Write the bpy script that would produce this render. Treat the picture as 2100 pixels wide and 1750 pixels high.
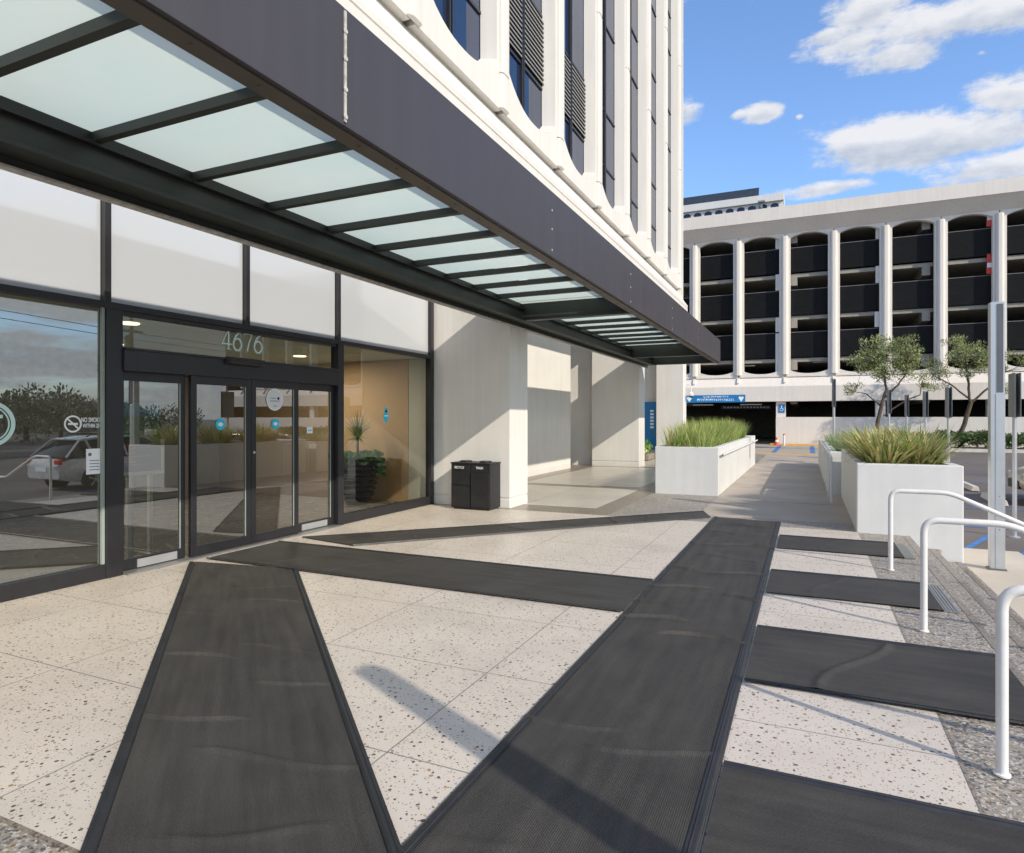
import bpy, bmesh, math, random
from mathutils import Vector, Matrix
from math import sin, cos, pi, radians
for o in list(bpy.data.objects): bpy.data.objects.remove(o)
S = bpy.context.scene
COL = S.collection
# ------------------------------------------------------------------ camera
cam = bpy.data.objects.new("camera", bpy.data.cameras.new("camera")); COL.objects.link(cam)
cam.location = (0, 0, 1.6); cam.rotation_euler = (radians(90), 0, radians(24.548))
cam.data.sensor_width = 36; cam.data.lens = 1329 / 2100 * 36; cam.data.shift_y = -17 / 2100
cam.data.clip_start = .05; cam.data.clip_end = 3000
S.camera = cam
# ------------------------------------------------------------------ sun, sky, exposure
LD = Vector((1, -.5, .67)).normalized()
SUN_EL = math.asin(LD.z); SUN_ROT = math.atan2(LD.x, LD.y)
sl = bpy.data.lights.new("sun", 'SUN'); sl.energy = 4.0; sl.angle = radians(.6); sl.color = (1, .90, .76)
sun = bpy.data.objects.new("sun", sl); COL.objects.link(sun)
sun.rotation_euler = LD.to_track_quat('Z', 'Y').to_euler(); sun.location = LD * 60
S.view_settings.view_transform = 'Standard'; S.view_settings.look = 'None'
S.view_settings.exposure = 0.06; S.view_settings.gamma = 1
W = bpy.data.worlds.new("World"); S.world = W; W.use_nodes = True
def make_world():
    nt = W.node_tree; N = nt.nodes; L = nt.links; N.clear()
    def n(t, **k):
        x = N.new(t)
        for a, b in k.items(): setattr(x, a, b)
        return x
    def mt(op, a, b=None, c=None, clamp=False):
        x = n('ShaderNodeMath', operation=op); x.use_clamp = clamp
        for i, q in enumerate((a, b, c)):
            if q is None: continue
            if isinstance(q, (int, float)): x.inputs[i].default_value = q
            else: L.new(q, x.inputs[i])
        return x.outputs[0]
    sky = n('ShaderNodeTexSky', sky_type='NISHITA'); sky.sun_disc = False
    sky.sun_elevation = SUN_EL; sky.sun_rotation = SUN_ROT; sky.air_density = 1.0; sky.dust_density = 1.1; sky.ozone_density = 2.2
    tint = n('ShaderNodeMix', data_type='RGBA', blend_type='MULTIPLY'); tint.inputs[0].default_value = 1
    L.new(sky.outputs[0], tint.inputs[6]); tint.inputs[7].default_value = (1.30, 1.50, 1.76, 1)
    bg = n('ShaderNodeBackground'); L.new(tint.outputs[2], bg.inputs[0]); bg.inputs[1].default_value = .15
    tc = n('ShaderNodeTexCoord'); sp = n('ShaderNodeSeparateXYZ'); L.new(tc.outputs['Generated'], sp.inputs[0])
    X, Y, Z = sp.outputs
    ya = mt('MAXIMUM', mt('ABSOLUTE', Y), .02)
    u = mt('DIVIDE', X, ya); v = mt('DIVIDE', Z, ya)
    cb = n('ShaderNodeCombineXYZ'); L.new(u, cb.inputs[0]); L.new(mt('MULTIPLY', v, 1.7), cb.inputs[1]); 
    def noise(vec, sc, det, rough=.6):
        x = n('ShaderNodeTexNoise'); x.inputs['Scale'].default_value = sc; x.inputs['Detail'].default_value = det
        x.inputs['Roughness'].default_value = rough; L.new(vec, x.inputs['Vector']); return x.outputs[0]
    n1 = noise(cb.outputs[0], 9, 8, .66); n2 = noise(cb.outputs[0], 30, 5, .6)
    wob = mt('ADD', mt('MULTIPLY', mt('SUBTRACT', n1, .5), 3.3), mt('MULTIPLY', mt('SUBTRACT', n2, .5), .6))
    a = radians(24.548)
    def uv(px, py):
        s = (px - 1050) / 1329.; dx = -sin(a) + cos(a) * s; dy = cos(a) + sin(a) * s
        return dx / dy, (858 - py) / 1329. / dy
    clouds = [(1775, 18, 70, 42, 1.1), (1690, 74, 60, 18, .8), (1990, 35, 230, 36, 1.35), (1842, 113, 90, 26, 1.1), (2065, 197, 95, 36, 1.0),
              (1880, 285, 160, 36, 1.6), (1745, 290, 60, 30, 1.1), (2040, 342, 140, 24, 1.1), (1412, 226, 32, 24, 1.0), (1562, 233, 30, 17, 1.0), (1515, 237, 22, 10, .5),
              (1690, 386, 110, 13, .8), (2012, 108, 20, 10, .3), (1640, 240, 10, 8, .2),
              (2350, 120, 180, 60, 1.2), (600, 100, 500, 90, 1.3), (2600, 420, 300, 40, 1.2)]
    acc = None; top = None
    for cx, cy, w, h, k in clouds:
        cu, cv = uv(cx, cy); u1, v1 = uv(cx + w, cy); u0, v0 = uv(cx, cy - h)
        su = abs(u1 - cu) * 1.12; sv = abs(v0 - cv) * 1.15
        A = mt('MULTIPLY', mt('SUBTRACT', u, cu), 1 / su); B = mt('MULTIPLY', mt('SUBTRACT', v, cv), 1 / sv)
        r = mt('SQRT', mt('ADD', mt('MULTIPLY', A, A), mt('MULTIPLY', B, B)))
        m = mt('SUBTRACT', k * .75 + .42, r)
        wgt = mt('MULTIPLY', B, mt('SMOOTH_MAX', m, 0, .2))
        acc = m if acc is None else mt('MAXIMUM', acc, m)
        top = wgt if top is None else mt('ADD', top, wgt)
    # loose cloud cover for the rest of the sky dome (seen only in reflections)
    za = mt('ADD', mt('MAXIMUM', Z, 0), .12)
    cb2 = n('ShaderNodeCombineXYZ'); L.new(mt('DIVIDE', X, za), cb2.inputs[0]); L.new(mt('DIVIDE', Y, za), cb2.inputs[1])
    n3 = noise(cb2.outputs[0], .75, 7, .6)
    side = mt('MULTIPLY', mt('SUBTRACT', mt('DIVIDE', X, ya), .55), 3.0, clamp=True)
    gen = mt('MULTIPLY', mt('SUBTRACT', n3, .345), 4.5)
    dens = mt('ADD', mt('ADD', acc, wob), .12)
    dens = mt('MAXIMUM', dens, mt('ADD', gen, mt('MULTIPLY', mt('SUBTRACT', side, 1), 6)))
    mask = n('ShaderNodeMapRange', interpolation_type='SMOOTHSTEP'); L.new(dens, mask.inputs[0]); mask.inputs[1].default_value = .0; mask.inputs[2].default_value = .75
    # cloud tone: lit tops, greyer undersides
    tone = n('ShaderNodeMapRange'); L.new(mt('ADD', mt('MULTIPLY', top, 1.0), mt('MULTIPLY', mt('SUBTRACT', n2, .5), 1.6)), tone.inputs[0])
    tone.inputs[1].default_value = -.75; tone.inputs[2].default_value = .35
    cr = n('ShaderNodeMix', data_type='RGBA'); L.new(tone.outputs[0], cr.inputs[0])
    cr.inputs[6].default_value = (.54, .60, .70, 1); cr.inputs[7].default_value = (.93, .93, .95, 1)
    cbg = n('ShaderNodeBackground'); L.new(cr.outputs[2], cbg.inputs[0]); cbg.inputs[1].default_value = .92
    mx = n('ShaderNodeMixShader'); L.new(mt('MULTIPLY', mask.outputs[0], .93), mx.inputs[0]); L.new(bg.outputs[0], mx.inputs[1]); L.new(cbg.outputs[0], mx.inputs[2])
    out = n('ShaderNodeOutputWorld'); L.new(mx.outputs[0], out.inputs[0])
make_world()
S.cycles.max_bounces = 8; S.cycles.transparent_max_bounces = 24; S.cycles.glossy_bounces = 4; S.cycles.transmission_bounces = 6
# ------------------------------------------------------------------ materials
M = {}
def new_mat(name):
    m = bpy.data.materials.new(name); m.use_nodes = True; nt = m.node_tree
    b = nt.nodes['Principled BSDF']; M[name] = m
    return m, nt, b
def nd(nt, t, ins=None, **k):
    x = nt.nodes.new(t)
    for a, b in k.items(): setattr(x, a, b)
    if ins:
        for a, b in ins.items():
            if isinstance(b, bpy.types.NodeSocket): nt.links.new(b, x.inputs[a])
            else: x.inputs[a].default_value = b
    return x
def mat(name, col, rough=.5, metal=0, var=.06, vs=2.5, bump=0, bs=60, spec=.5, streak=0, coat=0):
    m, nt, b = new_mat(name)
    b.inputs['Roughness'].default_value = rough; b.inputs['Metallic'].default_value = metal
    b.inputs['Specular IOR Level'].default_value = spec; b.inputs['Coat Weight'].default_value = coat
    tc = nd(nt, 'ShaderNodeTexCoord')
    gm = nd(nt, 'ShaderNodeNewGeometry')
    n1 = nd(nt, 'ShaderNodeTexNoise', {'Vector': gm.outputs['Position'], 'Scale': vs, 'Detail': 6, 'Roughness': .6})
    val = n1.outputs[0]
    if streak:
        mp = nd(nt, 'ShaderNodeMapping', {'Vector': gm.outputs['Position'], 'Scale': (6, 6, .35)})
        n2 = nd(nt, 'ShaderNodeTexNoise', {'Vector': mp.outputs[0], 'Scale': 1.3, 'Detail': 5})
        ad = nd(nt, 'ShaderNodeMix', {0: streak, 2: n1.outputs[0], 3: n2.outputs[0]}); val = ad.outputs[0]
    mr = nd(nt, 'ShaderNodeMapRange', {0: val, 1: .3, 2: .7, 3: 1 - var, 4: 1 + var})
    hs = nd(nt, 'ShaderNodeVectorMath', {0: (col[0], col[1], col[2])}, operation='SCALE'); nt.links.new(mr.outputs[0], hs.inputs['Scale'])
    nt.links.new(hs.outputs[0], b.inputs['Base Color'])
    rr = nd(nt, 'ShaderNodeMapRange', {0: n1.outputs[0], 1: .3, 2: .7, 3: max(0, rough - .06), 4: min(1, rough + .06)})
    nt.links.new(rr.outputs[0], b.inputs['Roughness'])
    if bump:
        n3 = nd(nt, 'ShaderNodeTexNoise', {'Vector': gm.outputs['Position'], 'Scale': bs, 'Detail': 3})
        bp = nd(nt, 'ShaderNodeBump', {'Strength': bump, 'Distance': .01, 'Height': n3.outputs[0]})
        nt.links.new(bp.outputs[0], b.inputs['Normal'])
    return m
mat('plaster', (.715, .70, .665), .75, var=.07, vs=1.2, bump=.12, bs=90, streak=.5)
mat('precast', (.68, .66, .62), .7, var=.06, vs=.8, bump=.1, bs=60, streak=.6)
mat('garage_white', (.74, .69, .63), .75, var=.07, vs=.6, bump=.08, streak=.6)
mat('planter_paint', (.67, .67, .65), .6, var=.075, vs=1.6, bump=.14, bs=110, streak=.4)
mat('pipe_white', (.74, .73, .71), .4, var=.06, vs=14, coat=.1, streak=.3)
mat('fascia', (.050, .047, .056), .5, var=.10, vs=1.0, streak=.6, bump=.03, bs=200)
mat('steel_dark', (.034, .039, .034), .42, var=.25, vs=2, streak=.3, bump=.04)
mat('frame_dark', (.020, .020, .023), .38, var=.2, vs=4, streak=.4)
mat('lip_brown', (.10, .085, .07), .5, var=.2, vs=3)
mat('joint_pale', (.45, .43, .40), .7, var=.3, vs=20)
mat('black_plastic', (.016, .016, .017), .45, var=.25, vs=8, bump=.06, bs=240)
mat('concrete_walk', (.42, .365, .30), .8, var=.14, vs=1.1, bump=.15, bs=120)
mat('sidewalk', (.56, .50, .41), .85, var=.10, vs=.9, bump=.15, bs=120)
mat('asphalt', (.15, .132, .122), .85, var=.22, vs=.35, bump=.3, bs=160)
mat('earth', (.20, .18, .14), .9, var=.2, vs=.1)
mat('soil', (.06, .045, .03), .95, var=.3, vs=20, bump=.5, bs=60)
mat('road_blue', (.06, .20, .48), .7, var=.25, vs=6)
mat('road_yellow', (.70, .40, .08), .7, var=.2, vs=5)
mat('curb_pale', (.62, .57, .50), .8, var=.12, vs=2)
mat('metal_grey', (.52, .53, .54), .38, metal=.55, var=.08, vs=6, streak=.5)
mat('slot_grey', (.12, .125, .135), .4, var=.1)
mat('sign_back', (.16, .17, .165), .5, var=.15)
mat('garage_dark', (.010, .010, .011), .6, var=.2, spec=.15)
mat('garage_slab', (.32, .30, .26), .8, var=.12)
mat('garage_inside', (.11, .105, .095), .9, var=.2)
mat('slab_edge', (.20, .20, .21), .6)
mat('solar', (.035, .045, .055), .35, var=.2)
mat('navy', (.012, .02, .05), .2)
mat('blue_sign', (.012, .19, .48), .4, var=.1, vs=4)
mat('white_ink', (.80, .84, .86), .6, var=.02)
mat('mint_ink', (.55, .76, .72), .5, var=.05, vs=8)
mat('edge_pale', (.30, .35, .32), .5)
mat('cyan', (.02, .50, .70), .4, var=.04)
mat('red', (.62, .03, .02), .45, var=.1)
mat('orange_red', (.75, .10, .03), .5, var=.1)
mat('salmon', (.60, .12, .08), .6)
mat('board_grey', (.13, .135, .15), .5)
mat('poster_blue', (.10, .35, .50), .6, var=.3, vs=9)
mat('poster_green', (.10, .20, .08), .6, var=.5, vs=14)
mat('tan_wall', (.58, .41, .25), .7, var=.03)
mat('lobby_white', (.62, .64, .58), .7, var=.03)
mat('lobby_floor', (.22, .21, .20), .25, var=.1)
mat('pot_black', (.008, .008, .010), .06, var=.2, coat=.6)
mat('bark', (.10, .07, .05), .9, var=.35, vs=14, bump=.5, bs=30)
mat('tyre', (.012, .012, .012), .8, var=.1)
mat('rim', (.42, .43, .44), .3, metal=.9)
mat('car_silver', (.68, .69, .70), .28, metal=.15, var=.02, coat=.7)
mat('car_beige', (.50, .44, .35), .3, metal=.4, var=.02, coat=.7)
mat('car_dark', (.02, .03, .05), .25, metal=.3, var=.02, coat=.7)
mat('car_glass', (.012, .017, .02), .05, var=.02)
mat('car_trim', (.015, .015, .015), .5)
mat('tail_red', (.55, .01, .01), .2)
mat('lamp_clear', (.7, .7, .7), .1)
mat('cable', (.02, .02, .02), .6)
mat('house_wall', (.30, .25, .20), .8, var=.1)
mat('house_roof', (.16, .10, .08), .8, var=.2)
def leafm(name, col, var=.35, sp=.3, rough=.5, tr=.25, vs=3.0):
    m, nt, b = new_mat(name)
    gm = nd(nt, 'ShaderNodeNewGeometry')
    n1 = nd(nt, 'ShaderNodeTexNoise', {'Vector': gm.outputs['Position'], 'Scale': vs, 'Detail': 4})
    ob = nd(nt, 'ShaderNodeMapRange', {0: gm.outputs['Random Per Island'], 1: 0, 2: 1, 3: 1 - var, 4: 1 + var})
    mm = nd(nt, 'ShaderNodeMapRange', {0: n1.outputs[0], 1: .3, 2: .7, 3: .8, 4: 1.2})
    mu = nd(nt, 'ShaderNodeMath', {0: ob.outputs[0], 1: mm.outputs[0]}, operation='MULTIPLY')
    sc = nd(nt, 'ShaderNodeVectorMath', {0: col}, operation='SCALE'); nt.links.new(mu.outputs[0], sc.inputs['Scale'])
    nt.links.new(sc.outputs[0], b.inputs['Base Color']); b.inputs['Roughness'].default_value = rough
    tl = nd(nt, 'ShaderNodeBsdfTranslucent'); nt.links.new(sc.outputs[0], tl.inputs[0])
    mx = nd(nt, 'ShaderNodeMixShader', {0: tr}); nt.links.new(b.outputs[0], mx.inputs[1]); nt.links.new(tl.outputs[0], mx.inputs[2])
    nt.links.new(mx.outputs[0], nt.nodes['Material Output'].inputs[0])
    return m
leafm('grass_green', (.40, .52, .14)); leafm('grass_tan', (.55, .42, .20)); leafm('grass_deep', (.17, .26, .07))
leafm('flax_green', (.30, .38, .10), .3); leafm('flax_yellow', (.62, .56, .25), .25); leafm('flax_tan', (.50, .33, .16), .3)
leafm('sage', (.26, .34, .18)); leafm('tree_leaf', (.38, .43, .19), .4); leafm('tree_leaf_dark', (.15, .19, .08), .4); leafm('tree_leaf_gold', (.30, .22, .05), .3)
leafm('hedge_leaf', (.06, .13, .03), .4); leafm('ivy', (.07, .26, .04), .3); leafm('pale_leaf', (.16, .24, .14), .3); leafm('far_leaf', (.20, .20, .13), .4)
# glass
def glass_mat(name, tint, ior, extra=.0):
    m = bpy.data.materials.new(name); m.use_nodes = True; nt = m.node_tree; nt.nodes.clear(); M[name] = m
    fr = nd(nt, 'ShaderNodeFresnel', {'IOR': ior}); ad = nd(nt, 'ShaderNodeMath', {0: fr.outputs[0], 1: extra}, operation='ADD'); ad.use_clamp = True
    tr = nd(nt, 'ShaderNodeBsdfTransparent', {0: tint}); gl = nd(nt, 'ShaderNodeBsdfGlossy', {0: (.92, .95, .95, 1), 1: .0})
    mx = nd(nt, 'ShaderNodeMixShader', {0: ad.outputs[0], 1: tr.outputs[0], 2: gl.outputs[0]})
    o = nd(nt, 'ShaderNodeOutputMaterial'); nt.links.new(mx.outputs[0], o.inputs[0])
glass_mat('shop_glass', (.50, .55, .52, 1), 1.75, .22)
glass_mat('right_glass', (.66, .66, .60, 1), 1.5, .05)
glass_mat('door_glass', (.46, .48, .45, 1), 1.7, .19)
glass_mat('clear_glass', (.72, .80, .76, 1), 1.55, .02)
mat('tower_glass', (.012, .028, .075), .04, var=.25, vs=.4, spec=.55)
mat('louver_metal', (.24, .24, .23), .5)
mat('sticker_white', (.66, .675, .69), .5, var=.03)
def spandrel():
    m, nt, b = new_mat('spandrel_white'); b.inputs['Base Color'].default_value = (.54, .575, .615, 1); b.inputs['Roughness'].default_value = .5
    fr = nd(nt, 'ShaderNodeFresnel', {'IOR': 1.6}); ad = nd(nt, 'ShaderNodeMath', {0: fr.outputs[0], 1: .09}, operation='ADD')
    gl = nd(nt, 'ShaderNodeBsdfGlossy', {0: (.95, .97, 1, 1), 1: .07}); mx = nd(nt, 'ShaderNodeMixShader', {0: ad.outputs[0]})
    nt.links.new(b.outputs[0], mx.inputs[1]); nt.links.new(gl.outputs[0], mx.inputs[2]); nt.links.new(mx.outputs[0], nt.nodes['Material Output'].inputs[0])
spandrel()
def frosted():
    m, nt, b = new_mat('frosted_glass')
    gm = nd(nt, 'ShaderNodeNewGeometry')
    n1 = nd(nt, 'ShaderNodeTexNoise', {'Vector': gm.outputs['Position'], 'Scale': .8, 'Detail': 5})
    cr = nd(nt, 'ShaderNodeMix', {0: n1.outputs[0], 6: (.60, .80, .78, 1), 7: (.80, .84, .78, 1)}, data_type='RGBA')
    tl = nd(nt, 'ShaderNodeBsdfTranslucent', {0: cr.outputs[2]})
    tr = nd(nt, 'ShaderNodeBsdfTransparent', {0: (.75, .9, .86, 1)})
    m1 = nd(nt, 'ShaderNodeMixShader', {0: .035, 1: tl.outputs[0], 2: tr.outputs[0]})
    nt.links.new(cr.outputs[2], b.inputs['Base Color']); b.inputs['Roughness'].default_value = .12
    m2 = nd(nt, 'ShaderNodeMixShader', {0: .28, 1: m1.outputs[0], 2: b.outputs[0]})
    nt.links.new(m2.outputs[0], nt.nodes['Material Output'].inputs[0])
frosted()
def emis(name, c, s):
    m, nt, b = new_mat(name); b.inputs['Emission Color'].default_value = (*c, 1); b.inputs['Emission Strength'].default_value = s; b.inputs['Base Color'].default_value = (*c, 1)
emis('lamp_fill_warm', (1, .85, .6), 2.5)
def chips(name, base, cols, scale, thr, scale2=None, thr2=0, rough=.35, var=.05, joints=None, bump=.05):
    """terrazzo / exposed aggregate: Voronoi stone chips of random size and colour in a matrix"""
    m, nt, b = new_mat(name)
    gm = nd(nt, 'ShaderNodeNewGeometry'); P = gm.outputs['Position']
    wn = nd(nt, 'ShaderNodeTexNoise', {'Vector': P, 'Scale': 25, 'Detail': 2})
    of = nd(nt, 'ShaderNodeVectorMath', {0: wn.outputs[1], 1: (.02, .02, 0)}, operation='MULTIPLY')
    P2 = nd(nt, 'ShaderNodeVectorMath', {0: P, 1: of.outputs[0]}, operation='ADD').outputs[0]
    n1 = nd(nt, 'ShaderNodeTexNoise', {'Vector': P, 'Scale': 1.3, 'Detail': 5})
    mr = nd(nt, 'ShaderNodeMapRange', {0: n1.outputs[0], 1: .3, 2: .7, 3: 1 - var, 4: 1 + var})
    sc = nd(nt, 'ShaderNodeVectorMath', {0: base}, operation='SCALE'); nt.links.new(mr.outputs[0], sc.inputs['Scale'])
    cur = sc.outputs[0]
    for s, t in ((scale, thr), (scale2, thr2)):
        if not s: continue
        vo = nd(nt, 'ShaderNodeTexVoronoi', {'Vector': P2, 'Scale': s}); vo.voronoi_dimensions = '2D'
        sx = nd(nt, 'ShaderNodeSeparateColor', {0: vo.outputs['Color']})
        th = nd(nt, 'ShaderNodeMath', {0: sx.outputs[0], 1: t}, operation='MULTIPLY')
        ck = nd(nt, 'ShaderNodeMath', {0: vo.outputs['Distance'], 1: th.outputs[0]}, operation='LESS_THAN')
        keep = nd(nt, 'ShaderNodeMath', {0: sx.outputs[2], 1: (.45 if s == scale else .5)}, operation='GREATER_THAN') if thr < .5 else None
        fac = nd(nt, 'ShaderNodeMath', {0: ck.outputs[0], 1: keep.outputs[0]}, operation='MULTIPLY').outputs[0] if keep else ck.outputs[0]
        rp = nd(nt, 'ShaderNodeValToRGB', {0: sx.outputs[1]}); rp.color_ramp.interpolation = 'CONSTANT'
        e = rp.color_ramp.elements
        for i, c in enumerate(cols):
            if i < 2: e[i].position = i / len(cols); e[i].color = (*c, 1)
            else:
                q = e.new(i / len(cols)); q.color = (*c, 1)
        mx = nd(nt, 'ShaderNodeMix', {0: fac, 6: cur, 7: rp.outputs[0]}, data_type='RGBA'); cur = mx.outputs[2]
    if joints:
        x0, dx, y0, dy, wd, jc = joints
        sp = nd(nt, 'ShaderNodeSeparateXYZ', {0: P})
        fs = []
        for o, x_, d_ in ((sp.outputs[0], x0, dx), (sp.outputs[1], y0, dy)):
            a1 = nd(nt, 'ShaderNodeMath', {0: o, 1: x_}, operation='SUBTRACT')
            a2 = nd(nt, 'ShaderNodeMath', {0: a1.outputs[0], 1: d_}, operation='PINGPONG')
            a2.inputs[1].default_value = d_ / 2
            a0 = nd(nt, 'ShaderNodeMath', {0: a2.outputs[0], 1: wd / 2}, operation='LESS_THAN'); fs.append(a0.outputs[0])
        mxx = nd(nt, 'ShaderNodeMath', {0: fs[0], 1: fs[1]}, operation='MAXIMUM')
        mx = nd(nt, 'ShaderNodeMix', {0: mxx.outputs[0], 6: cur, 7: (*jc, 1)}, data_type='RGBA'); cur = mx.outputs[2]
    # soft grime
    n5 = nd(nt, 'ShaderNodeTexNoise', {'Vector': P, 'Scale': .7, 'Detail': 8, 'Roughness': .7})
    m5 = nd(nt, 'ShaderNodeMapRange', {0: n5.outputs[0], 1: .48, 2: .72, 3: 1, 4: .82})
    s5 = nd(nt, 'ShaderNodeVectorMath', {0: cur}, operation='SCALE'); nt.links.new(m5.outputs[0], s5.inputs['Scale'])
    nt.links.new(s5.outputs[0], b.inputs['Base Color'])
    b.inputs['Roughness'].default_value = rough
    n4 = nd(nt, 'ShaderNodeTexNoise', {'Vector': P, 'Scale': 140, 'Detail': 2})
    bp = nd(nt, 'ShaderNodeBump', {'Strength': bump, 'Distance': .01, 'Height': n4.outputs[0]}); nt.links.new(bp.outputs[0], b.inputs['Normal'])
BR = [(.06, .045, .035), (.14, .09, .055), (.36, .24, .14), (.12, .10, .085), (.25, .17, .11), (.44, .33, .21), (.09, .055, .045), (.40, .37, .33)]
chips('terrazzo', (.635, .57, .495), BR, 29, .28, 64, .26, rough=.38, joints=(-1.88 + 12.7, 1.265, 1.51, 1.06, .008, (.22, .21, .19)))
chips('terrazzo_tan', (.56, .52, .45), BR, 34, .28, rough=.3, joints=(-3.4, 1.4, 11, 1.75, .012, (.25, .2, .16)))
chips('band_brown', (.25, .215, .175), [(.12, .09, .07), (.3, .24, .18), (.2, .17, .14)], 60, .9, rough=.3)
chips('aggregate', (.28, .26, .235), [(.16, .13, .11), (.45, .42, .38), (.30, .25, .19), (.10, .09, .085), (.38, .30, .20), (.52, .50, .47)], 75, 1.1, rough=.5, var=.1, bump=.3)
def rubber():
    m, nt, b = new_mat('rubber_mat')
    uv = nd(nt, 'ShaderNodeTexCoord'); sp = nd(nt, 'ShaderNodeSeparateXYZ', {0: uv.outputs['UV']})
    w = nd(nt, 'ShaderNodeMath', {0: sp.outputs[1], 1: 2 * pi / .009}, operation='MULTIPLY'); s = nd(nt, 'ShaderNodeMath', {0: w.outputs[0]}, operation='SINE')
    gm = nd(nt, 'ShaderNodeNewGeometry')
    n1 = nd(nt, 'ShaderNodeTexNoise', {'Vector': gm.outputs['Position'], 'Scale': 1.6, 'Detail': 7, 'Roughness': .65})
    mp = nd(nt, 'ShaderNodeMapping', {'Vector': uv.outputs['UV'], 'Scale': (.5, 5, 1)})
    n2 = nd(nt, 'ShaderNodeTexNoise', {'Vector': mp.outputs[0], 'Scale': 2.5, 'Detail': 6})
    n6 = nd(nt, 'ShaderNodeTexNoise', {'Vector': gm.outputs['Position'], 'Scale': 130, 'Detail': 2})
    ad = nd(nt, 'ShaderNodeMath', {0: n1.outputs[0], 1: n2.outputs[0]}, operation='ADD')
    cr = nd(nt, 'ShaderNodeMapRange', {0: ad.outputs[0], 1: .75, 2: 1.3, 3: 0, 4: 1})
    c = nd(nt, 'ShaderNodeMix', {0: cr.outputs[0], 6: (.036, .034, .032, 1), 7: (.068, .063, .056, 1)}, data_type='RGBA')
    sm = nd(nt, 'ShaderNodeMapRange', {0: s.outputs[0], 1: -1, 2: 1, 3: .88, 4: 1.06})
    sk = nd(nt, 'ShaderNodeMapRange', {0: n6.outputs[0], 1: .35, 2: .75, 3: .85, 4: 1.35})
    mu = nd(nt, 'ShaderNodeMath', {0: sm.outputs[0], 1: sk.outputs[0]}, operation='MULTIPLY')
    sc = nd(nt, 'ShaderNodeVectorMath', {0: c.outputs[2]}, operation='SCALE'); nt.links.new(mu.outputs[0], sc.inputs['Scale'])
    nt.links.new(sc.outputs[0], b.inputs['Base Color']); b.inputs['Roughness'].default_value = .62; b.inputs['Specular IOR Level'].default_value = .35
    bp = nd(nt, 'ShaderNodeBump', {'Strength': .32, 'Distance': .003, 'Height': s.outputs[0]}); nt.links.new(bp.outputs[0], b.inputs['Normal'])
rubber()
mat('rubber_edge', (.022, .023, .027), .5, var=.3, vs=9)
mat('metal_trim', (.30, .30, .29), .4, metal=.5, var=.15)
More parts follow.
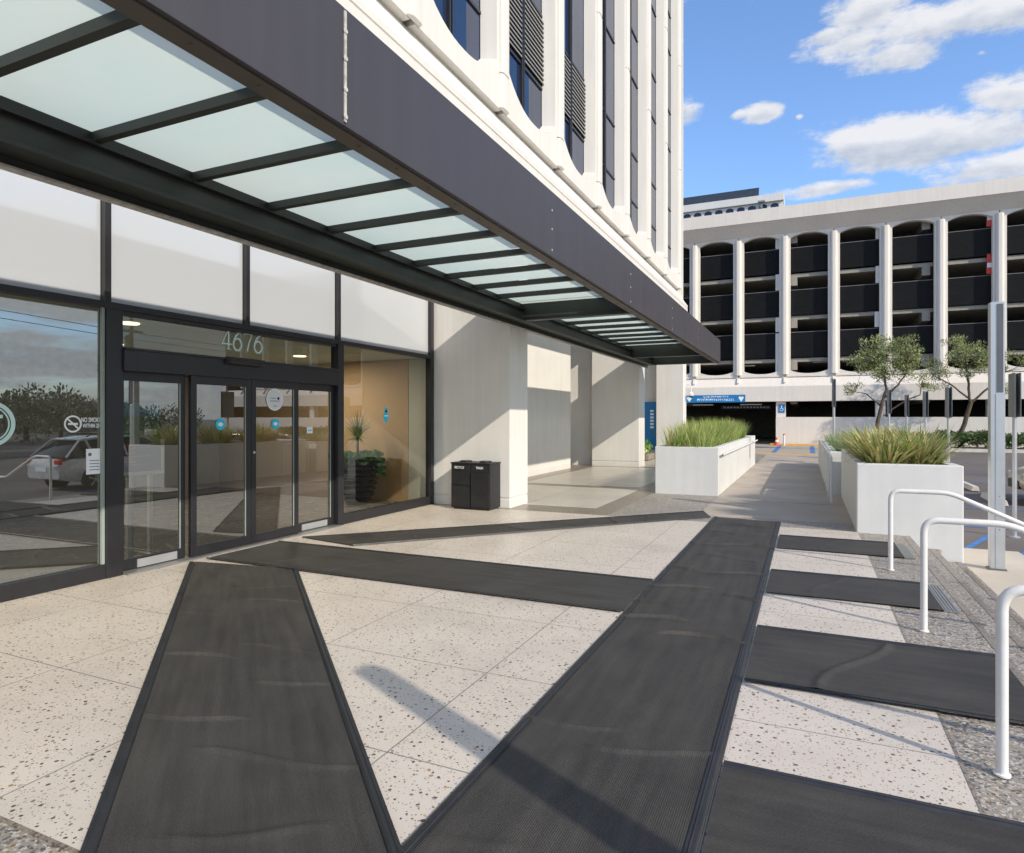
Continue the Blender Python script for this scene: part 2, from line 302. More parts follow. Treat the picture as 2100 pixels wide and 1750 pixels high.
# ------------------------------------------------------------------ mesh builder
ORG = {}
class MB:
    def __init__(s): s.v = []; s.f = []; s.m = []; s.uv = None
    def face(s, pts, m=0):
        i = len(s.v); s.v.extend([tuple(p) for p in pts]); s.f.append(tuple(range(i, i + len(pts)))); s.m.append(m); return s
    def box(s, x0, x1, y0, y1, z0, z1, m=0):
        i = len(s.v)
        s.v += [(x0, y0, z0), (x1, y0, z0), (x1, y1, z0), (x0, y1, z0), (x0, y0, z1), (x1, y0, z1), (x1, y1, z1), (x0, y1, z1)]
        for q in ((0, 3, 2, 1), (4, 5, 6, 7), (0, 1, 5, 4), (1, 2, 6, 5), (2, 3, 7, 6), (3, 0, 4, 7)):
            s.f.append(tuple(i + k for k in q)); s.m.append(m)
        return s
    def prism(s, pts, vec, m=0):
        """closed polygon (3D pts) extruded along vec"""
        n = len(pts); i = len(s.v); vec = Vector(vec)
        s.v += [tuple(p) for p in pts] + [tuple(Vector(p) + vec) for p in pts]
        s.f.append(tuple(i + k for k in range(n))); s.m.append(m)
        s.f.append(tuple(i + n + k for k in reversed(range(n)))); s.m.append(m)
        for k in range(n):
            k2 = (k + 1) % n; s.f.append((i + k, i + n + k, i + n + k2, i + k2)); s.m.append(m)
        return s
    def tube(s, path, r, n=10, m=0, cap=True):
        path = [Vector(p) for p in path]; rs = r if isinstance(r, (list, tuple)) else [r] * len(path)
        i0 = len(s.v); up = None
        for k, p in enumerate(path):
            if k == 0: t = path[1] - p
            elif k == len(path) - 1: t = p - path[k - 1]
            else: t = (path[k + 1] - p).normalized() + (p - path[k - 1]).normalized()
            t.normalize()
            if up is None: up = Vector((0, 0, 1)) if abs(t.z) < .9 else Vector((1, 0, 0))
            a = t.cross(up)
            if a.length < 1e-4: a = t.cross(Vector((0, 1, .1)))
            a.normalize(); b = t.cross(a).normalized(); up = -b if False else a.cross(t)
            for j in range(n):
                q = 2 * pi * j / n; s.v.append(tuple(p + (a * cos(q) + b * sin(q)) * rs[k]))
        for k in range(len(path) - 1):
            for j in range(n):
                j2 = (j + 1) % n; A = i0 + k * n
                s.f.append((A + j, A + j2, A + n + j2, A + n + j)); s.m.append(m)
        if cap:
            s.f.append(tuple(i0 + j for j in reversed(range(n)))); s.m.append(m)
            A = i0 + (len(path) - 1) * n; s.f.append(tuple(A + j for j in range(n))); s.m.append(m)
        return s
    def lathe(s, c, prof, n=20, m=0, axis='z', ang=2 * pi):
        i0 = len(s.v); c = Vector(c)
        for (r, h) in prof:
            for j in range(n):
                q = 2 * pi * j / n
                if axis == 'z': p = Vector((r * cos(q), r * sin(q), h))
                elif axis == 'x': p = Vector((h, r * cos(q), r * sin(q)))
                else: p = Vector((r * cos(q), h, r * sin(q)))
                s.v.append(tuple(c + p))
        for k in range(len(prof) - 1):
            for j in range(n):
                j2 = (j + 1) % n; A = i0 + k * n
                s.f.append((A + j, A + j2, A + n + j2, A + n + j)); s.m.append(m)
        if prof[0][0] > 1e-5: s.f.append(tuple(i0 + j for j in reversed(range(n)))); s.m.append(m)
        A = i0 + (len(prof) - 1) * n
        if prof[-1][0] > 1e-5: s.f.append(tuple(A + j for j in range(n))); s.m.append(m)
        return s
    def disc(s, c, r, n=24, m=0, axis='x', rz=None, t=.003):
        rz = rz or r; pts = []
        for j in range(n):
            q = 2 * pi * j / n
            if axis == 'x': pts.append(Vector(c) + Vector((0, r * cos(q), rz * sin(q))))
            elif axis == 'y': pts.append(Vector(c) + Vector((r * cos(q), 0, rz * sin(q))))
            else: pts.append(Vector(c) + Vector((r * cos(q), rz * sin(q), 0)))
        v = {'x': (t, 0, 0), 'y': (0, -t, 0), 'z': (0, 0, t)}[axis]
        return s.prism(pts, v, m)
    def build(s, name, mats, parent=None, smooth=False, bevel=0, recalc=True, origin=None):
        if not isinstance(mats, (list, tuple)): mats = [mats]
        if parent is not None: o0 = ORG[parent.name]
        elif origin is not None: o0 = Vector(origin)
        else:
            xs, ys, zs = zip(*s.v); o0 = Vector(((min(xs) + max(xs)) / 2, (min(ys) + max(ys)) / 2, min(zs)))
        me = bpy.data.meshes.new(name)
        me.from_pydata([(a - o0.x, b - o0.y, c - o0.z) for a, b, c in s.v], [], s.f)
        for m in mats: me.materials.append(M[m])
        if len(mats) > 1: me.polygons.foreach_set('material_index', s.m)
        if s.uv is not None:
            ul = me.uv_layers.new(name='UVMap')
            for lp in me.loops: ul.data[lp.index].uv = s.uv[lp.vertex_index]
        if recalc:
            bm = bmesh.new(); bm.from_mesh(me); bmesh.ops.recalc_face_normals(bm, faces=bm.faces); bm.to_mesh(me); bm.free()
        if smooth: me.polygons.foreach_set('use_smooth', [True] * len(me.polygons))
        me.update()
        o = bpy.data.objects.new(name, me); COL.objects.link(o)
        if parent is not None: o.parent = parent; ORG[o.name] = o0
        else: o.location = o0; ORG[o.name] = o0
        if bevel:
            b = o.modifiers.new('bevel', 'BEVEL'); b.width = bevel; b.segments = 2; b.limit_method = 'ANGLE'; b.angle_limit = radians(40)
        if smooth:
            try: me.set_sharp_from_angle(angle=radians(45))
            except Exception: pass
        return o
def tag(o, label, cat, group=None):
    o['label'] = label; o['category'] = cat
    if group: o['group'] = group
    return o
def struct(o, kind='structure'): o['kind'] = kind; return o
def thing(name, loc, label, cat, group=None):
    o = bpy.data.objects.new(name, None); COL.objects.link(o); o.location = loc; o.empty_display_size = .3
    ORG[o.name] = Vector(loc); return tag(o, label, cat, group)
def kids(o): return [c for c in bpy.data.objects if c.parent == o]
def dup(o, loc=None, rz=0, label=None, parent=None):
    c = o.copy(); COL.objects.link(c)
    if parent is not None: c.parent = parent
    if loc is not None: c.location = loc; c.rotation_euler.z = o.rotation_euler.z + rz
    if label: c['label'] = label
    for k in kids(o): dup(k, parent=c)
    return c
def text_mesh(mb, txt, size, place, m=0, bold=0):
    cu = bpy.data.curves.new('t', 'FONT'); cu.body = txt; cu.size = size; cu.offset = bold; cu.align_x = 'CENTER'; cu.align_y = 'CENTER'
    to = bpy.data.objects.new('t', cu); COL.objects.link(to)
    dg = bpy.context.evaluated_depsgraph_get(); me = bpy.data.meshes.new_from_object(to.evaluated_get(dg))
    i = len(mb.v)
    for v in me.vertices: mb.v.append(tuple(place(v.co.x, v.co.y)))
    for p in me.polygons: mb.f.append(tuple(i + k for k in p.vertices)); mb.m.append(m)
    bpy.data.objects.remove(to); bpy.data.curves.remove(cu); bpy.data.meshes.remove(me)
# ------------------------------------------------------------------ ground and paving
def lot_z(y): return -.6 if y < 12 else min(-.04, -.6 + (y - 12) * .56 / 27)
mb = MB(); mb.face([(-900, -900, -.8), (900, -900, -.8), (900, 1400, -.8), (-900, 1400, -.8)]); struct(mb.build('ground', 'earth'))
mb = MB(); mb.box(-14, 1.26, -6, 12.4, -.75, 0); mb.box(-14, .62, 12.4, 31, -.75, 0)
struct(mb.build('terrace', 'aggregate'))
mb = MB(); mb.box(1.26, 1.56, -6, 10.23, -.75, -.15); mb.box(1.56, 1.86, -6, 10.23, -.75, -.30)
mb.box(1.26, 1.62, 10.23, 12.4, -.75, -.15)
struct(mb.build('steps', 'aggregate', bevel=.008))
mb = MB()   # darker inlaid safety strips near each nosing
for x, z in ((1.17, 0), (1.47, -.15), (1.77, -.30)): mb.box(x, x + .05, -6, 10.22, z - .01, z + .003)
struct(mb.build('step_strips', 'band_brown'))
mb = MB(); mb.box(1.86, 2.95, -6, 12.3, -.8, -.45)
struct(mb.build('sidewalk', 'sidewalk', bevel=.02))
mb = MB()
for i in range(30):
    y0, y1 = -20 + i * 2.5, -17.5 + i * 2.5
    mb.face([(1.62, y0, lot_z(y0)), (90, y0, lot_z(y0)), (90, y1, lot_z(y1)), (1.62, y1, lot_z(y1))])
struct(mb.build('parking_lot', 'asphalt'))
mb = MB(); mb.box(-30, 1.62, 31, 90, -.75, -.03); struct(mb.build('driveway', 'concrete_walk'))
mb = MB(); mb.box(-6.4, .635, 1.51, 10.3, -.02, .004); struct(mb.build('terrazzo_paving', 'terrazzo'))
mb = MB(); mb.box(.635, .65, -6, 10.3, -.02, .006); mb.box(-6.4, .635, 1.495, 1.51, -.02, .006); struct(mb.build('paving_joint', 'band_brown'))
mb = MB(); mb.box(-7.0, -3.0, 10.3, 30, -.02, .003); struct(mb.build('arcade_border', 'band_brown'))
mb = MB(); mb.box(-6.2, -3.4, 11.0, 14.3, -.02, .007); mb.box(-6.4, -3.5, 14.75, 20.6, -.02, .007); mb.box(-6.4, -3.5, 21.2, 29, -.02, .007)
struct(mb.build('arcade_paving', 'terrazzo_tan'))
mb = MB(); mb.box(-1.67, .62, 11.0, 31, -.02, .004); struct(mb.build('walkway', 'concrete_walk'))
mb = MB()
for y in (13.3, 15.8, 18.3, 20.8, 23.3, 25.8, 28.3): mb.box(-1.66, .6, y, y + .012, -.01, .0065)
mb.box(-1.67, -1.655, 11, 31, -.01, .0065)
struct(mb.build('walkway_joints', 'band_brown'))
mb = MB(); mb.box(-2.1, .62, 30.9, 31.35, -.03, .02); mb.box(-2.1, 2.2, 42.2, 42.75, -.03, .06)
struct(mb.build('yellow_markings', 'road_yellow'))
mb = MB(); mb.box(-1.6, -1.38, 33.2, 42.0, -.03, -.024); mb.box(.1, .32, 33.2, 42.0, -.03, -.024)
def stripe(x0, y0, x1, y1, w=.1):
    d = Vector((x1 - x0, y1 - y0, 0)); nn = Vector((-d.y, d.x, 0)).normalized() * w / 2; L = max(1, int(d.length))
    for i in range(L):
        a = Vector((x0, y0, 0)) + d * i / L; b = Vector((x0, y0, 0)) + d * (i + 1) / L
        q = [a - nn, b - nn, b + nn, a + nn]; mb.face([(p.x, p.y, lot_z(p.y) + .006) for p in q])
stripe(2.3, 12.5, 8, 12.5); stripe(2.3, 15.3, 8, 15.3); stripe(2.3, 18.0, 8, 18.0)
for k in range(8): stripe(2.2 + k * .8, 12.5, 3.4 + k * .8, 15.3)
stripe(4.4, 20.8, 9, 20.8); stripe(4.4, 23.6, 9, 23.6); stripe(4.4, 26.4, 9, 26.4)
struct(mb.build('blue_markings', 'road_blue'))
mb = MB(); mb.box(3.5, 26, 38.2, 38.45, -.5, .10); mb.box(3.5, 3.75, 38.2, 43, -.5, .10); mb.box(3.75, 26, 38.45, 43.4, -.5, .02, 1)
struct(mb.build('kerb', ['curb_pale', 'soil']))
# ------------------------------------------------------------------ rubber mats
def mat_thing(corners, label, wr, bands=('l', 'r'), ns=160, nw=40, edge=.055, gname='black rubber entrance mats on the terrazzo', trim=False):
    """corners: start-left, start-right, end-right, end-left; wr: list of (s0, t0, t1, height, width, skew)"""
    A, B, C, D = [Vector((*c, 0)) for c in corners]
    L = ((D - A).length + (C - B).length) / 2; Wd = (B - A).length
    base = (A + B + C + D) / 4; ns = int(L / .006)
    th = thing('floor_mat', (base.x, base.y, .004), label, 'floor mat', gname)
    mb = MB(); mb.uv = []
    def P(s, t): return (A * (1 - t) + B * t) * (1 - s) + (D * (1 - t) + C * t) * s
    random.seed(int(abs(base.x * 100 + base.y * 37)))
    for i in range(ns + 1):
        s = i / ns
        for j in range(nw + 1):
            t = j / nw; p = P(s, t); z = .016
            for (s0, t0, t1, h, w, sk) in wr:
                if t0 - .05 <= t <= t1 + .05:
                    d = s * L - (s0 + sk * (t - .5) + .05 * sin(6 * t + s0 * 5)); e = min(1, max(0, (t - t0 + .05) / .12)) * min(1, max(0, (t1 + .05 - t) / .12))
                    z += 2.5 * h * e * math.exp(-(d / (w * .62)) ** 2)
            z += .0012 * sin(s * L * 2.1 + t * 3) + .001 * sin(t * 9 + s * L)
            mb.v.append((p.x, p.y, z)); mb.uv.append((s * L, t * Wd))
    for i in range(ns):
        for j in range(nw):
            a = i * (nw + 1) + j; mb.f.append((a, a + 1, a + nw + 2, a + nw + 1)); mb.m.append(0)
    mb.build('mat_surface', 'rubber_mat', th, smooth=True, recalc=False)
    e = edge / Wd; el = edge / L; b = MB(); tm = MB()
    def strip(s0, t0, s1, t1, wv, hi=.021, n=30, mbx=b):
        for k in range(n):
            f0, f1 = k / n, (k + 1) / n
            a = P(s0 + (s1 - s0) * f0, t0 + (t1 - t0) * f0); c = P(s0 + (s1 - s0) * f1, t0 + (t1 - t0) * f1)
            d = (c - a).normalized(); q = Vector((-d.y, d.x, 0)) * wv
            z1 = hi
            mbx.face([(a.x, a.y, .006), (c.x, c.y, .006), (c.x + q.x * .35, c.y + q.y * .35, z1), (a.x + q.x * .35, a.y + q.y * .35, z1)])
            for f0_, f1_, h0_, h1_ in ((.35, .62, 0, 0), (.62, .70, 0, .005), (.70, .78, .005, 0), (.78, 1, 0, .001)):
                mbx.face([(a.x + q.x * f0_, a.y + q.y * f0_, z1 + h0_), (c.x + q.x * f0_, c.y + q.y * f0_, z1 + h0_), (c.x + q.x * f1_, c.y + q.y * f1_, z1 + h1_), (a.x + q.x * f1_, a.y + q.y * f1_, z1 + h1_)])
    for key, ar in (('l', (0, 0, 1, 0, -edge)), ('r', (0, 1, 1, 1, edge)), ('s', (0, 0, 0, 1, edge)), ('e', (1, 0, 1, 1, -edge))):
        if key in bands: b = MB(); strip(*ar, mbx=b); b.build('mat_edge', 'rubber_edge', th, recalc=False)
    if trim:
        a, c = P(1, 0), P(1, 1); t2 = MB(); t2.box(a.x, a.x + .11, min(a.y, c.y), max(a.y, c.y), .003, .014)
        for k in range(4): t2.box(a.x + .015 + k * .025, a.x + .022 + k * .025, min(a.y, c.y), max(a.y, c.y), .014, .018)
        t2.build('end_trim', 'metal_trim', th)
    return th
mat_thing([(-6.16, 5.06), (-4.96, 5.26), (-.9, 1.50), (-1.62, .83)], 'ribbed black mat running diagonally from the door towards the bottom edge, nearest the storefront',
          [(2.0, .0, .35, .004, .03, .1), (3.0, .0, .45, .007, .03, .35), (3.9, .0, .5, .007, .03, .3), (2.7, .5, 1, .006, .03, .3), (3.3, .55, 1, .006, .03, .3), (4.3, .3, 1, .005, .04, .3), (1.0, .4, 1, .004, .03, -.2), (1.5, .5, 1, .005, .02, -.2), (4.9, .2, .8, .004, .05, .2)])
mat_thing([(-6.2, 5.28), (-6.2, 6.31), (-1.38, 6.31), (-1.38, 5.25)], 'wide black mat from the sliding doors straight across to the long mat',
          [(1.0, 0, 1, .004, .03, .4), (1.9, 0, 1, .004, .03, .5), (3.4, .2, .9, .002, .05, .3)])
mat_thing([(-6.14, 6.70), (-5.15, 6.52), (-1.42, 10.80), (-1.62, 11.42)], 'black mat slanting away from the doors towards the far end, with buckled seams',
          [(.5, 0, 1, .005, .03, .3), (1.1, 0, 1, .007, .04, -.3), (2.6, 0, 1, .006, .03, .3), (3.4, 0, 1, .005, .03, .3), (4.3, 0, 1, .006, .03, -.3), (4.9, 0, 1, .004, .03, -.2)], edge=.02)
mat_thing([(-1.37, .2), (-.355, .2), (-.375, 10.72), (-1.375, 10.84)], 'longest black mat, wrinkled crosswise and parallel to the steps',
          [(9.9, 0, 1, .005, .03, .1), (9.2, .1, .8, .006, .03, .1), (8.3, 0, 1, .009, .028, .12), (7.5, .0, 1, .005, .03, -.1), (6.75, 0, .95, .011, .026, .1), (6.0, 0, .55, .010, .026, .1), (5.85, .45, .98, .010, .026, -.08),
           (5.35, 0, .35, .010, .024, .1), (4.95, 0, .5, .012, .024, .18), (4.6, .35, .98, .011, .024, .12), (3.05, 0, .5, .006, .034, .25), (2.85, .4, .95, .0065, .032, .2), (2.0, .1, .4, .004, .06, .1)], ns=640)
for (y0, y1, x1, lb, wr, tr) in (
    (8.56, 9.46, 1.0, 'black mat beside the planter, farthest of the short mats by the steps', [(.6, 0, 1, .002, .05, .2)], True),
    (6.34, 7.26, 1.02, 'second farthest of the short black mats leading to the steps', [(.5, 0, 1, .002, .05, .3)], True),
    (4.19, 5.24, 1.16, 'short black mat with one long crease, between the two nearer handrail posts', [(.62, 0, 1, .006, .05, .45)], False),
    (1.9, 3.08, 1.16, 'nearest short black mat at the bottom right corner', [(.9, 0, .5, .003, .05, .3)], False),
    (-.4, .7, 1.16, 'short black mat beyond the bottom right corner of the picture', [], False)):
    if y1 < 1: continue
    mat_thing([(-.352, y0), (-.352, y1), (x1, y1), (x1, y0)], lb, wr, bands=('l', 'r') if y0 < 6 else ('r',), ns=60, trim=tr, gname='short black mats between the long mat and the steps', edge=.05)
# ------------------------------------------------------------------ office tower
T = thing('office_tower', (-8, 12, 0), 'white precast office tower with arched window bays and glass storefront numbered 4676', 'building')
YE = 26.1
def arch_panel(mb, MP, u0, u1, z0, z1, a0, a1, zb0, rb, zt, rt, d, splay=0, n=14, m=0):
    """wall panel u0..u1 x z0..z1 with an opening a0..a1; bottom edge sags by rb, top edge rises by rt. MP(u, depth, z)->xyz"""
    def ring(off):
        A0, A1 = a0 + off, a1 - off; pts = []; c = (A0 + A1) / 2; h = (A1 - A0) / 2
        for k in range(n + 1):
            q = -1 + 2 * k / n; pts.append((c + q * h, zb0 + off * .5 - rb * (1 - abs(q) ** 2.4)))
        for k in range(n + 1):
            q = 1 - 2 * k / n; pts.append((c + q * h, zt - off * .5 + rt * (1 - abs(q) ** 2.2)))
        return pts
    I = ring(0); J = ring(splay); O = []
    for k, (uu, zz) in enumerate(I): O.append([uu, z0 if k <= n else z1])
    N = len(I); i0 = len(mb.v)
    for (uu, zz) in I: mb.v.append(MP(uu, 0, zz))
    for (uu, zz) in J: mb.v.append(MP(uu, d, zz))
    for (uu, zz) in O: mb.v.append(MP(uu, 0, zz))
    def F(*q): mb.f.append(q); mb.m.append(m)
    for k in range(N):
        k2 = (k + 1) % N
        F(i0 + k, i0 + k2, i0 + N + k2, i0 + N + k)          # reveal
        if k not in (n, N - 1): F(i0 + k, i0 + 2 * N + k, i0 + 2 * N + k2, i0 + k2)   # front strips top and bottom
    # side stiles
    c = len(mb.v); mb.v += [MP(u0, 0, z0), MP(u0, 0, z1), MP(u1, 0, z0), MP(u1, 0, z1), MP(u0, d, z0), MP(u0, d, z1), MP(u1, d, z0), MP(u1, d, z1)]
    bl, br, tr_, tl = i0, i0 + n, i0 + n + 1, i0 + N - 1
    obl, obr, otr, otl = i0 + 2 * N, i0 + 2 * N + n, i0 + 2 * N + n + 1, i0 + 2 * N + N - 1
    F(c, obl, bl, tl, otl, c + 1); F(obr, c + 2, c + 3, otr, tr_, br)
    F(c, c + 4, c + 5, c + 1); F(c + 2, c + 3, c + 7, c + 6); F(c, c + 2, c + 6, c + 4); F(c + 1, c + 5, c + 7, c + 3)
JO = [YE - 2.716 * k for k in range(11)][::-1]
ZT = 31.0
MT = lambda u, d, z: (-4.65 - d, u, z)
for k in range(len(JO) - 1):
    j0, j1 = JO[k], JO[k + 1]
    mb = MB(); arch_panel(mb, MT, j0 + .06, j1 - .06, 6.73, ZT, j0 + .26, j1 - .22, 7.50, .42, ZT - .7, .3, .27, .07)
    # projecting lip along the foot of the panel
    mb.box(-4.78, -4.655, j0 + .06, j1 - .06, 6.725, 6.729)
    mb.build('facade_panel', 'precast', T)
    w = MB(); w.box(-4.97, -4.93, j0 + .1, j1 - .1, 6.9, ZT - .2)
    win = w.build('window', 'tower_glass', T)
    fr = MB(); c = (j0 + j1) / 2 + .03
    fr.box(-4.93, -4.87, c - .055, c - .015, 6.95, ZT - .4); fr.box(-4.93, -4.87, c + .03, c + .06, 6.95, ZT - .4)
    q = 0
    while 8.25 + 3.8 * q < ZT - 1:
        for z in (8.25 + 3.8 * q, 9.72 + 3.8 * q): fr.box(-4.928, -4.90, j0 + .3, j1 - .3, z, z + .05)
        q += 1
    fr.build('window_mullions', 'frame_dark', win)
    if k in (4, 5):
        lv = MB()
        lb = MB(); lb.box(-4.929, -4.925, j0 + .33, j1 - .33, 8.31, 9.72); lb.build('louver_back', 'black_plastic', win)
        for i in range(14):
            z = 8.38 + i * .095
            for (ya, yb) in ((j0 + .28, c - .06), (c + .065, j1 - .24)):
                lv.prism([(-4.924, ya, z + .02), (-4.875, ya, z - .02), (-4.872, ya, z + .012), (-4.92, ya, z + .03)], (0, yb - ya, 0))
        lv.build('louver', 'louver_metal', win)
for j in JO:
    mb = MB(); z = 6.9
    prof = [(-4.652, j - .155), (-4.60, j - .145), (-4.575, j - .10), (-4.57, j), (-4.575, j + .10), (-4.60, j + .145), (-4.652, j + .155)]
    mb.prism([(x, min(y, YE + .12), 6.735) for x, y in prof], (0, 0, .565))
    z = 7.315
    while z < ZT:
        z1 = min(z + 4.15, ZT); mb.prism([(x, min(y, YE + .12), z) for x, y in prof], (0, 0, z1 - z - .10)); 
        mb.prism([(x - .012 if x > -4.65 else x, min(y, YE + .12), z1 - .10) for x, y in prof], (0, 0, .04)); z = z1 - .055 if z1 < ZT - .01 else ZT
    mb.build('pilaster', 'precast', T, bevel=.008)
mb = MB()   # base band and sloping sill under the panels
prof = [(-5.2, 5.4), (-4.33, 5.4), (-4.33, 5.93), (-4.345, 5.945), (-4.33, 5.96), (-4.33, 6.05), (-4.76, 6.66), (-4.78, 6.724), (-5.2, 6.724)]
mb.prism([(x, -8, z) for x, z in prof], (0, YE + 8 + .1, 0)); mb.build('base_band', 'precast', T)
mb = MB(); mb.box(-26, -5.0, -8, YE - .02, 5.4, ZT + .4); mb.box(-26, -4.5, YE - .015, YE + .1, 5.41, ZT + .4); mb.build('upper_wall', 'precast', T)
mb = MB(); mb.box(-7.2, -4.34, -8, YE, 5.36, 5.398); mb.build('soffit', 'plaster', T)
def pier(x0, x1, y0, y1, x_out=None):
    mb = MB(); mb.box(x0, x1, y0, y1, .185, 5.38); mb.box(x0, x1 - .012, y0 + .012, y1 - .012, .165, .19); mb.box(x0, x1, y0, y1, 0, .17)
    return mb.build('pier', 'plaster', T, bevel=.012)
pier(-6.38, -4.79, 10.40, 11.2); pier(-6.6, -5.0, 20.9, 21.7); pier(-5.42, -4.38, 25.5, 26.18); pier(-6.38, -4.79, -6.5, -5.7)
mb = MB(); mb.box(-7.2, -6.95, 11.2, 19.6, 0, 5.38); mb.box(-6.98, -6.935, 11.2, 19.6, 0, .17); mb.build('recess_wall', 'plaster', T)
mb = MB(); mb.box(-8.2, -6.38, 10.45, 11.2, 0, 5.38); mb.build('return_wall', 'plaster', T)
mb = MB(); mb.box(-8.4, -6.95, 19.6, 19.75, 0, 5.38); mb.box(-8.4, -6.6, 21.2, 21.5, 0, 5.38); mb.box(-8.5, -8.38, 19.6, 26, 0, 5.38); mb.box(-8.4, -5.42, 25.9, 26.1, 0, 5.38)
mb.box(-6.9, -6.3, 23.4, 23.7, 0, 5.38); mb.build('inner_wall', 'plaster', T)
# lobby behind the glass
mb = MB(); mb.box(-14, -6.46, -6, 10.42, .008, .014); mb.build('lobby_floor', 'lobby_floor', T)
mb = MB(); mb.box(-14, -6.46, -6, 10.40, 2.72, 2.76); mb.build('lobby_ceiling', 'lobby_white', T)
mb = MB(); mb.box(-14.1, -14, -6, 10.4, 0, 2.75); mb.box(-14, -6.46, -6.1, -6, 0, 2.75); mb.build('lobby_back_wall', 'garage_inside', T)
mb = MB(); mb.box(-14, -6.90, 10.36, 10.43, .012, 2.715); mb.build('lobby_tan_wall', 'tan_wall', T)
mb = MB(); mb.box(-6.895, -6.47, 10.37, 10.44, .012, 2.71); mb.build('lobby_end_wall', 'lobby_white', T)
mb = MB(); mb.box(-11.6, -11.0, 5.0, 9.6, .012, 2.4); mb.build('lobby_core', 'garage_inside', T)
for lx, ly, pw in ((-7.25, 5.05, 14), (-8.3, 9.0, 55), (-7.6, 2.6, 50), (-9.5, 6.4, 20)):   # only the first of these downlights is real; rest added to brighten the lobby
    mb = MB(); mb.disc((lx, ly, 2.705), .11, axis='z', t=.01); mb.build('ceiling_lamp_fill', 'lamp_fill_warm', T)
    pl = bpy.data.lights.new('downlight_fill', 'AREA'); pl.shape = 'DISK'; pl.size = .2; pl.energy = pw; pl.color = (1, .86, .68)
    po = bpy.data.objects.new('downlight_fill', pl); COL.objects.link(po); po.location = (lx, ly, 2.69); po.parent = T; po.location = Vector((lx, ly, 2.69)) - ORG[T.name]
# storefront
XG = -6.4
def vbar(mb, y, w, z0, z1, x0=-6.46, x1=-6.34): mb.box(x0, x1, y - w / 2, y + w / 2, z0, z1)
for a_ in ((4.27, .17, 0, 2.70), (4.20, .07, 2.70, 5.36), (5.977, .06, 2.76, 5.36), (7.73, .13, 0, 2.70, -6.47, -6.33), (7.71, .06, 2.70, 5.36),
           (10.33, .10, 0, 5.36), (1.9, .08, 0, 5.36), (-.4, .08, 0, 5.36), (-2.7, .08, 0, 5.36), (-5.0, .08, 0, 5.36)):
    fm = MB(); vbar(fm, *a_); ft = fm.build('storefront_mullion', 'frame_dark', T, bevel=.004)
fm = MB(); fm.box(-6.455, -6.345, -5.6, 10.30, 2.70, 2.765); fm.box(-6.45, -6.35, -5.6, 4.19, .0, .15); fm.box(-6.45, -6.35, 7.79, 10.28, 0, .15)
fm.box(-6.45, -6.35, -5.6, 10.28, 5.30, 5.37)
fm.build('storefront_transom', 'frame_dark', T, bevel=.004)
fm = MB(); fm.box(-6.48, -6.31, 4.35, 7.67, 2.085, 2.30); fm.box(-6.485, -6.30, 4.36, 7.665, 2.30, 2.325); fm.box(-6.45, -6.36, 4.36, 7.66, 2.655, 2.70)
hd = fm.build('door_header', 'frame_dark', T, bevel=.004)
fm = MB(); fm.prism([(-6.31, 5.87 - .29, 2.24), (-6.24, 5.87 - .26, 2.25), (-6.225, 5.87 - .26, 2.285), (-6.24, 5.87 - .25, 2.325), (-6.31, 5.87 - .28, 2.34)], (0, .55, 0))
fm.build('door_sensor', 'black_plastic', hd, bevel=.015)
def pane(y0, y1, z0, z1, name, m, x=XG, par=None, t=.012):
    mb = MB()
    if m.endswith('glass'): mb.face([(x, y0, z0), (x, y1, z0), (x, y1, z1), (x, y0, z1)])
    else: mb.box(x - t, x, y0, y1, z0, z1)
    return mb.build(name, m, par or T, recalc=False)
for y0, y1 in ((-5, -2.74), (-2.66, -.44), (-.36, 1.86), (1.94, 4.16), (4.24, 5.94), (6.01, 7.67), (7.75, 10.27)): pane(y0, y1, 2.76, 5.30, 'spandrel_pane', 'spandrel_white')
for y0, y1 in ((-5, -2.74), (-2.66, -.44), (-.36, 1.86)): pane(y0, y1, .15, 2.70, 'storefront_pane', 'shop_glass')
P1 = pane(1.94, 4.19, .15, 2.70, 'storefront_pane', 'shop_glass')
P2 = pane(7.80, 10.28, .15, 2.70, 'storefront_pane', 'right_glass')
PT = pane(4.36, 7.66, 2.325, 2.66, 'transom_pane', 'clear_glass')
# pale silicone edges
mb = MB(); mb.box(-6.395, -6.365, 4.155, 4.182, .15, 2.70); mb.build('glazing_bead', 'edge_pale', ft)
def door_leaf(y0, y1, x, sw=.075, bot=.14, dark_right=0):
    fr = MB(); 
    fr.box(x - .025, x + .025, y0, y0 + sw, .025, 2.09); fr.box(x - .025, x + .025, y1 - sw, y1, .025, 2.09)
    fr.box(x - .024, x + .024, y0 + sw, y1 - sw, 1.99, 2.09); fr.box(x - .024, x + .024, y0 + sw, y1 - sw, .025, bot)
    d = fr.build('sliding_door', 'frame_dark', T, bevel=.004)
    g = MB(); g.face([(x, y0 + sw, bot), (x, y1 - sw, bot), (x, y1 - sw, 1.99), (x, y0 + sw, 1.99)]); g.build('door_glass', 'door_glass', d, recalc=False)
    b = MB(); b.box(x + .006, x + .014, y1 - sw - .012, y1 - sw, bot, 1.99); b.build('glass_edge', 'edge_pale', d)
    return d
D1 = door_leaf(4.36, 5.13, -6.43, sw=.05); D2 = door_leaf(5.16, 6.03, -6.37); D3 = door_leaf(6.035, 6.86, -6.37); D4 = door_leaf(6.84, 7.66, -6.43, sw=.06)
mb = MB(); mb.box(-6.5, -6.27, 4.36, 7.66, .004, .022); mb.build('door_track', 'metal_trim', T)
mb = MB(); mb.box(-6.405, -6.395, 4.55, 5.02, .035, .12); mb.build('kick_plate', 'metal_grey', D1)
mb = MB(); mb.box(-6.405, -6.395, 6.98, 7.5, .035, .12); mb.build('kick_plate', 'metal_grey', D4)
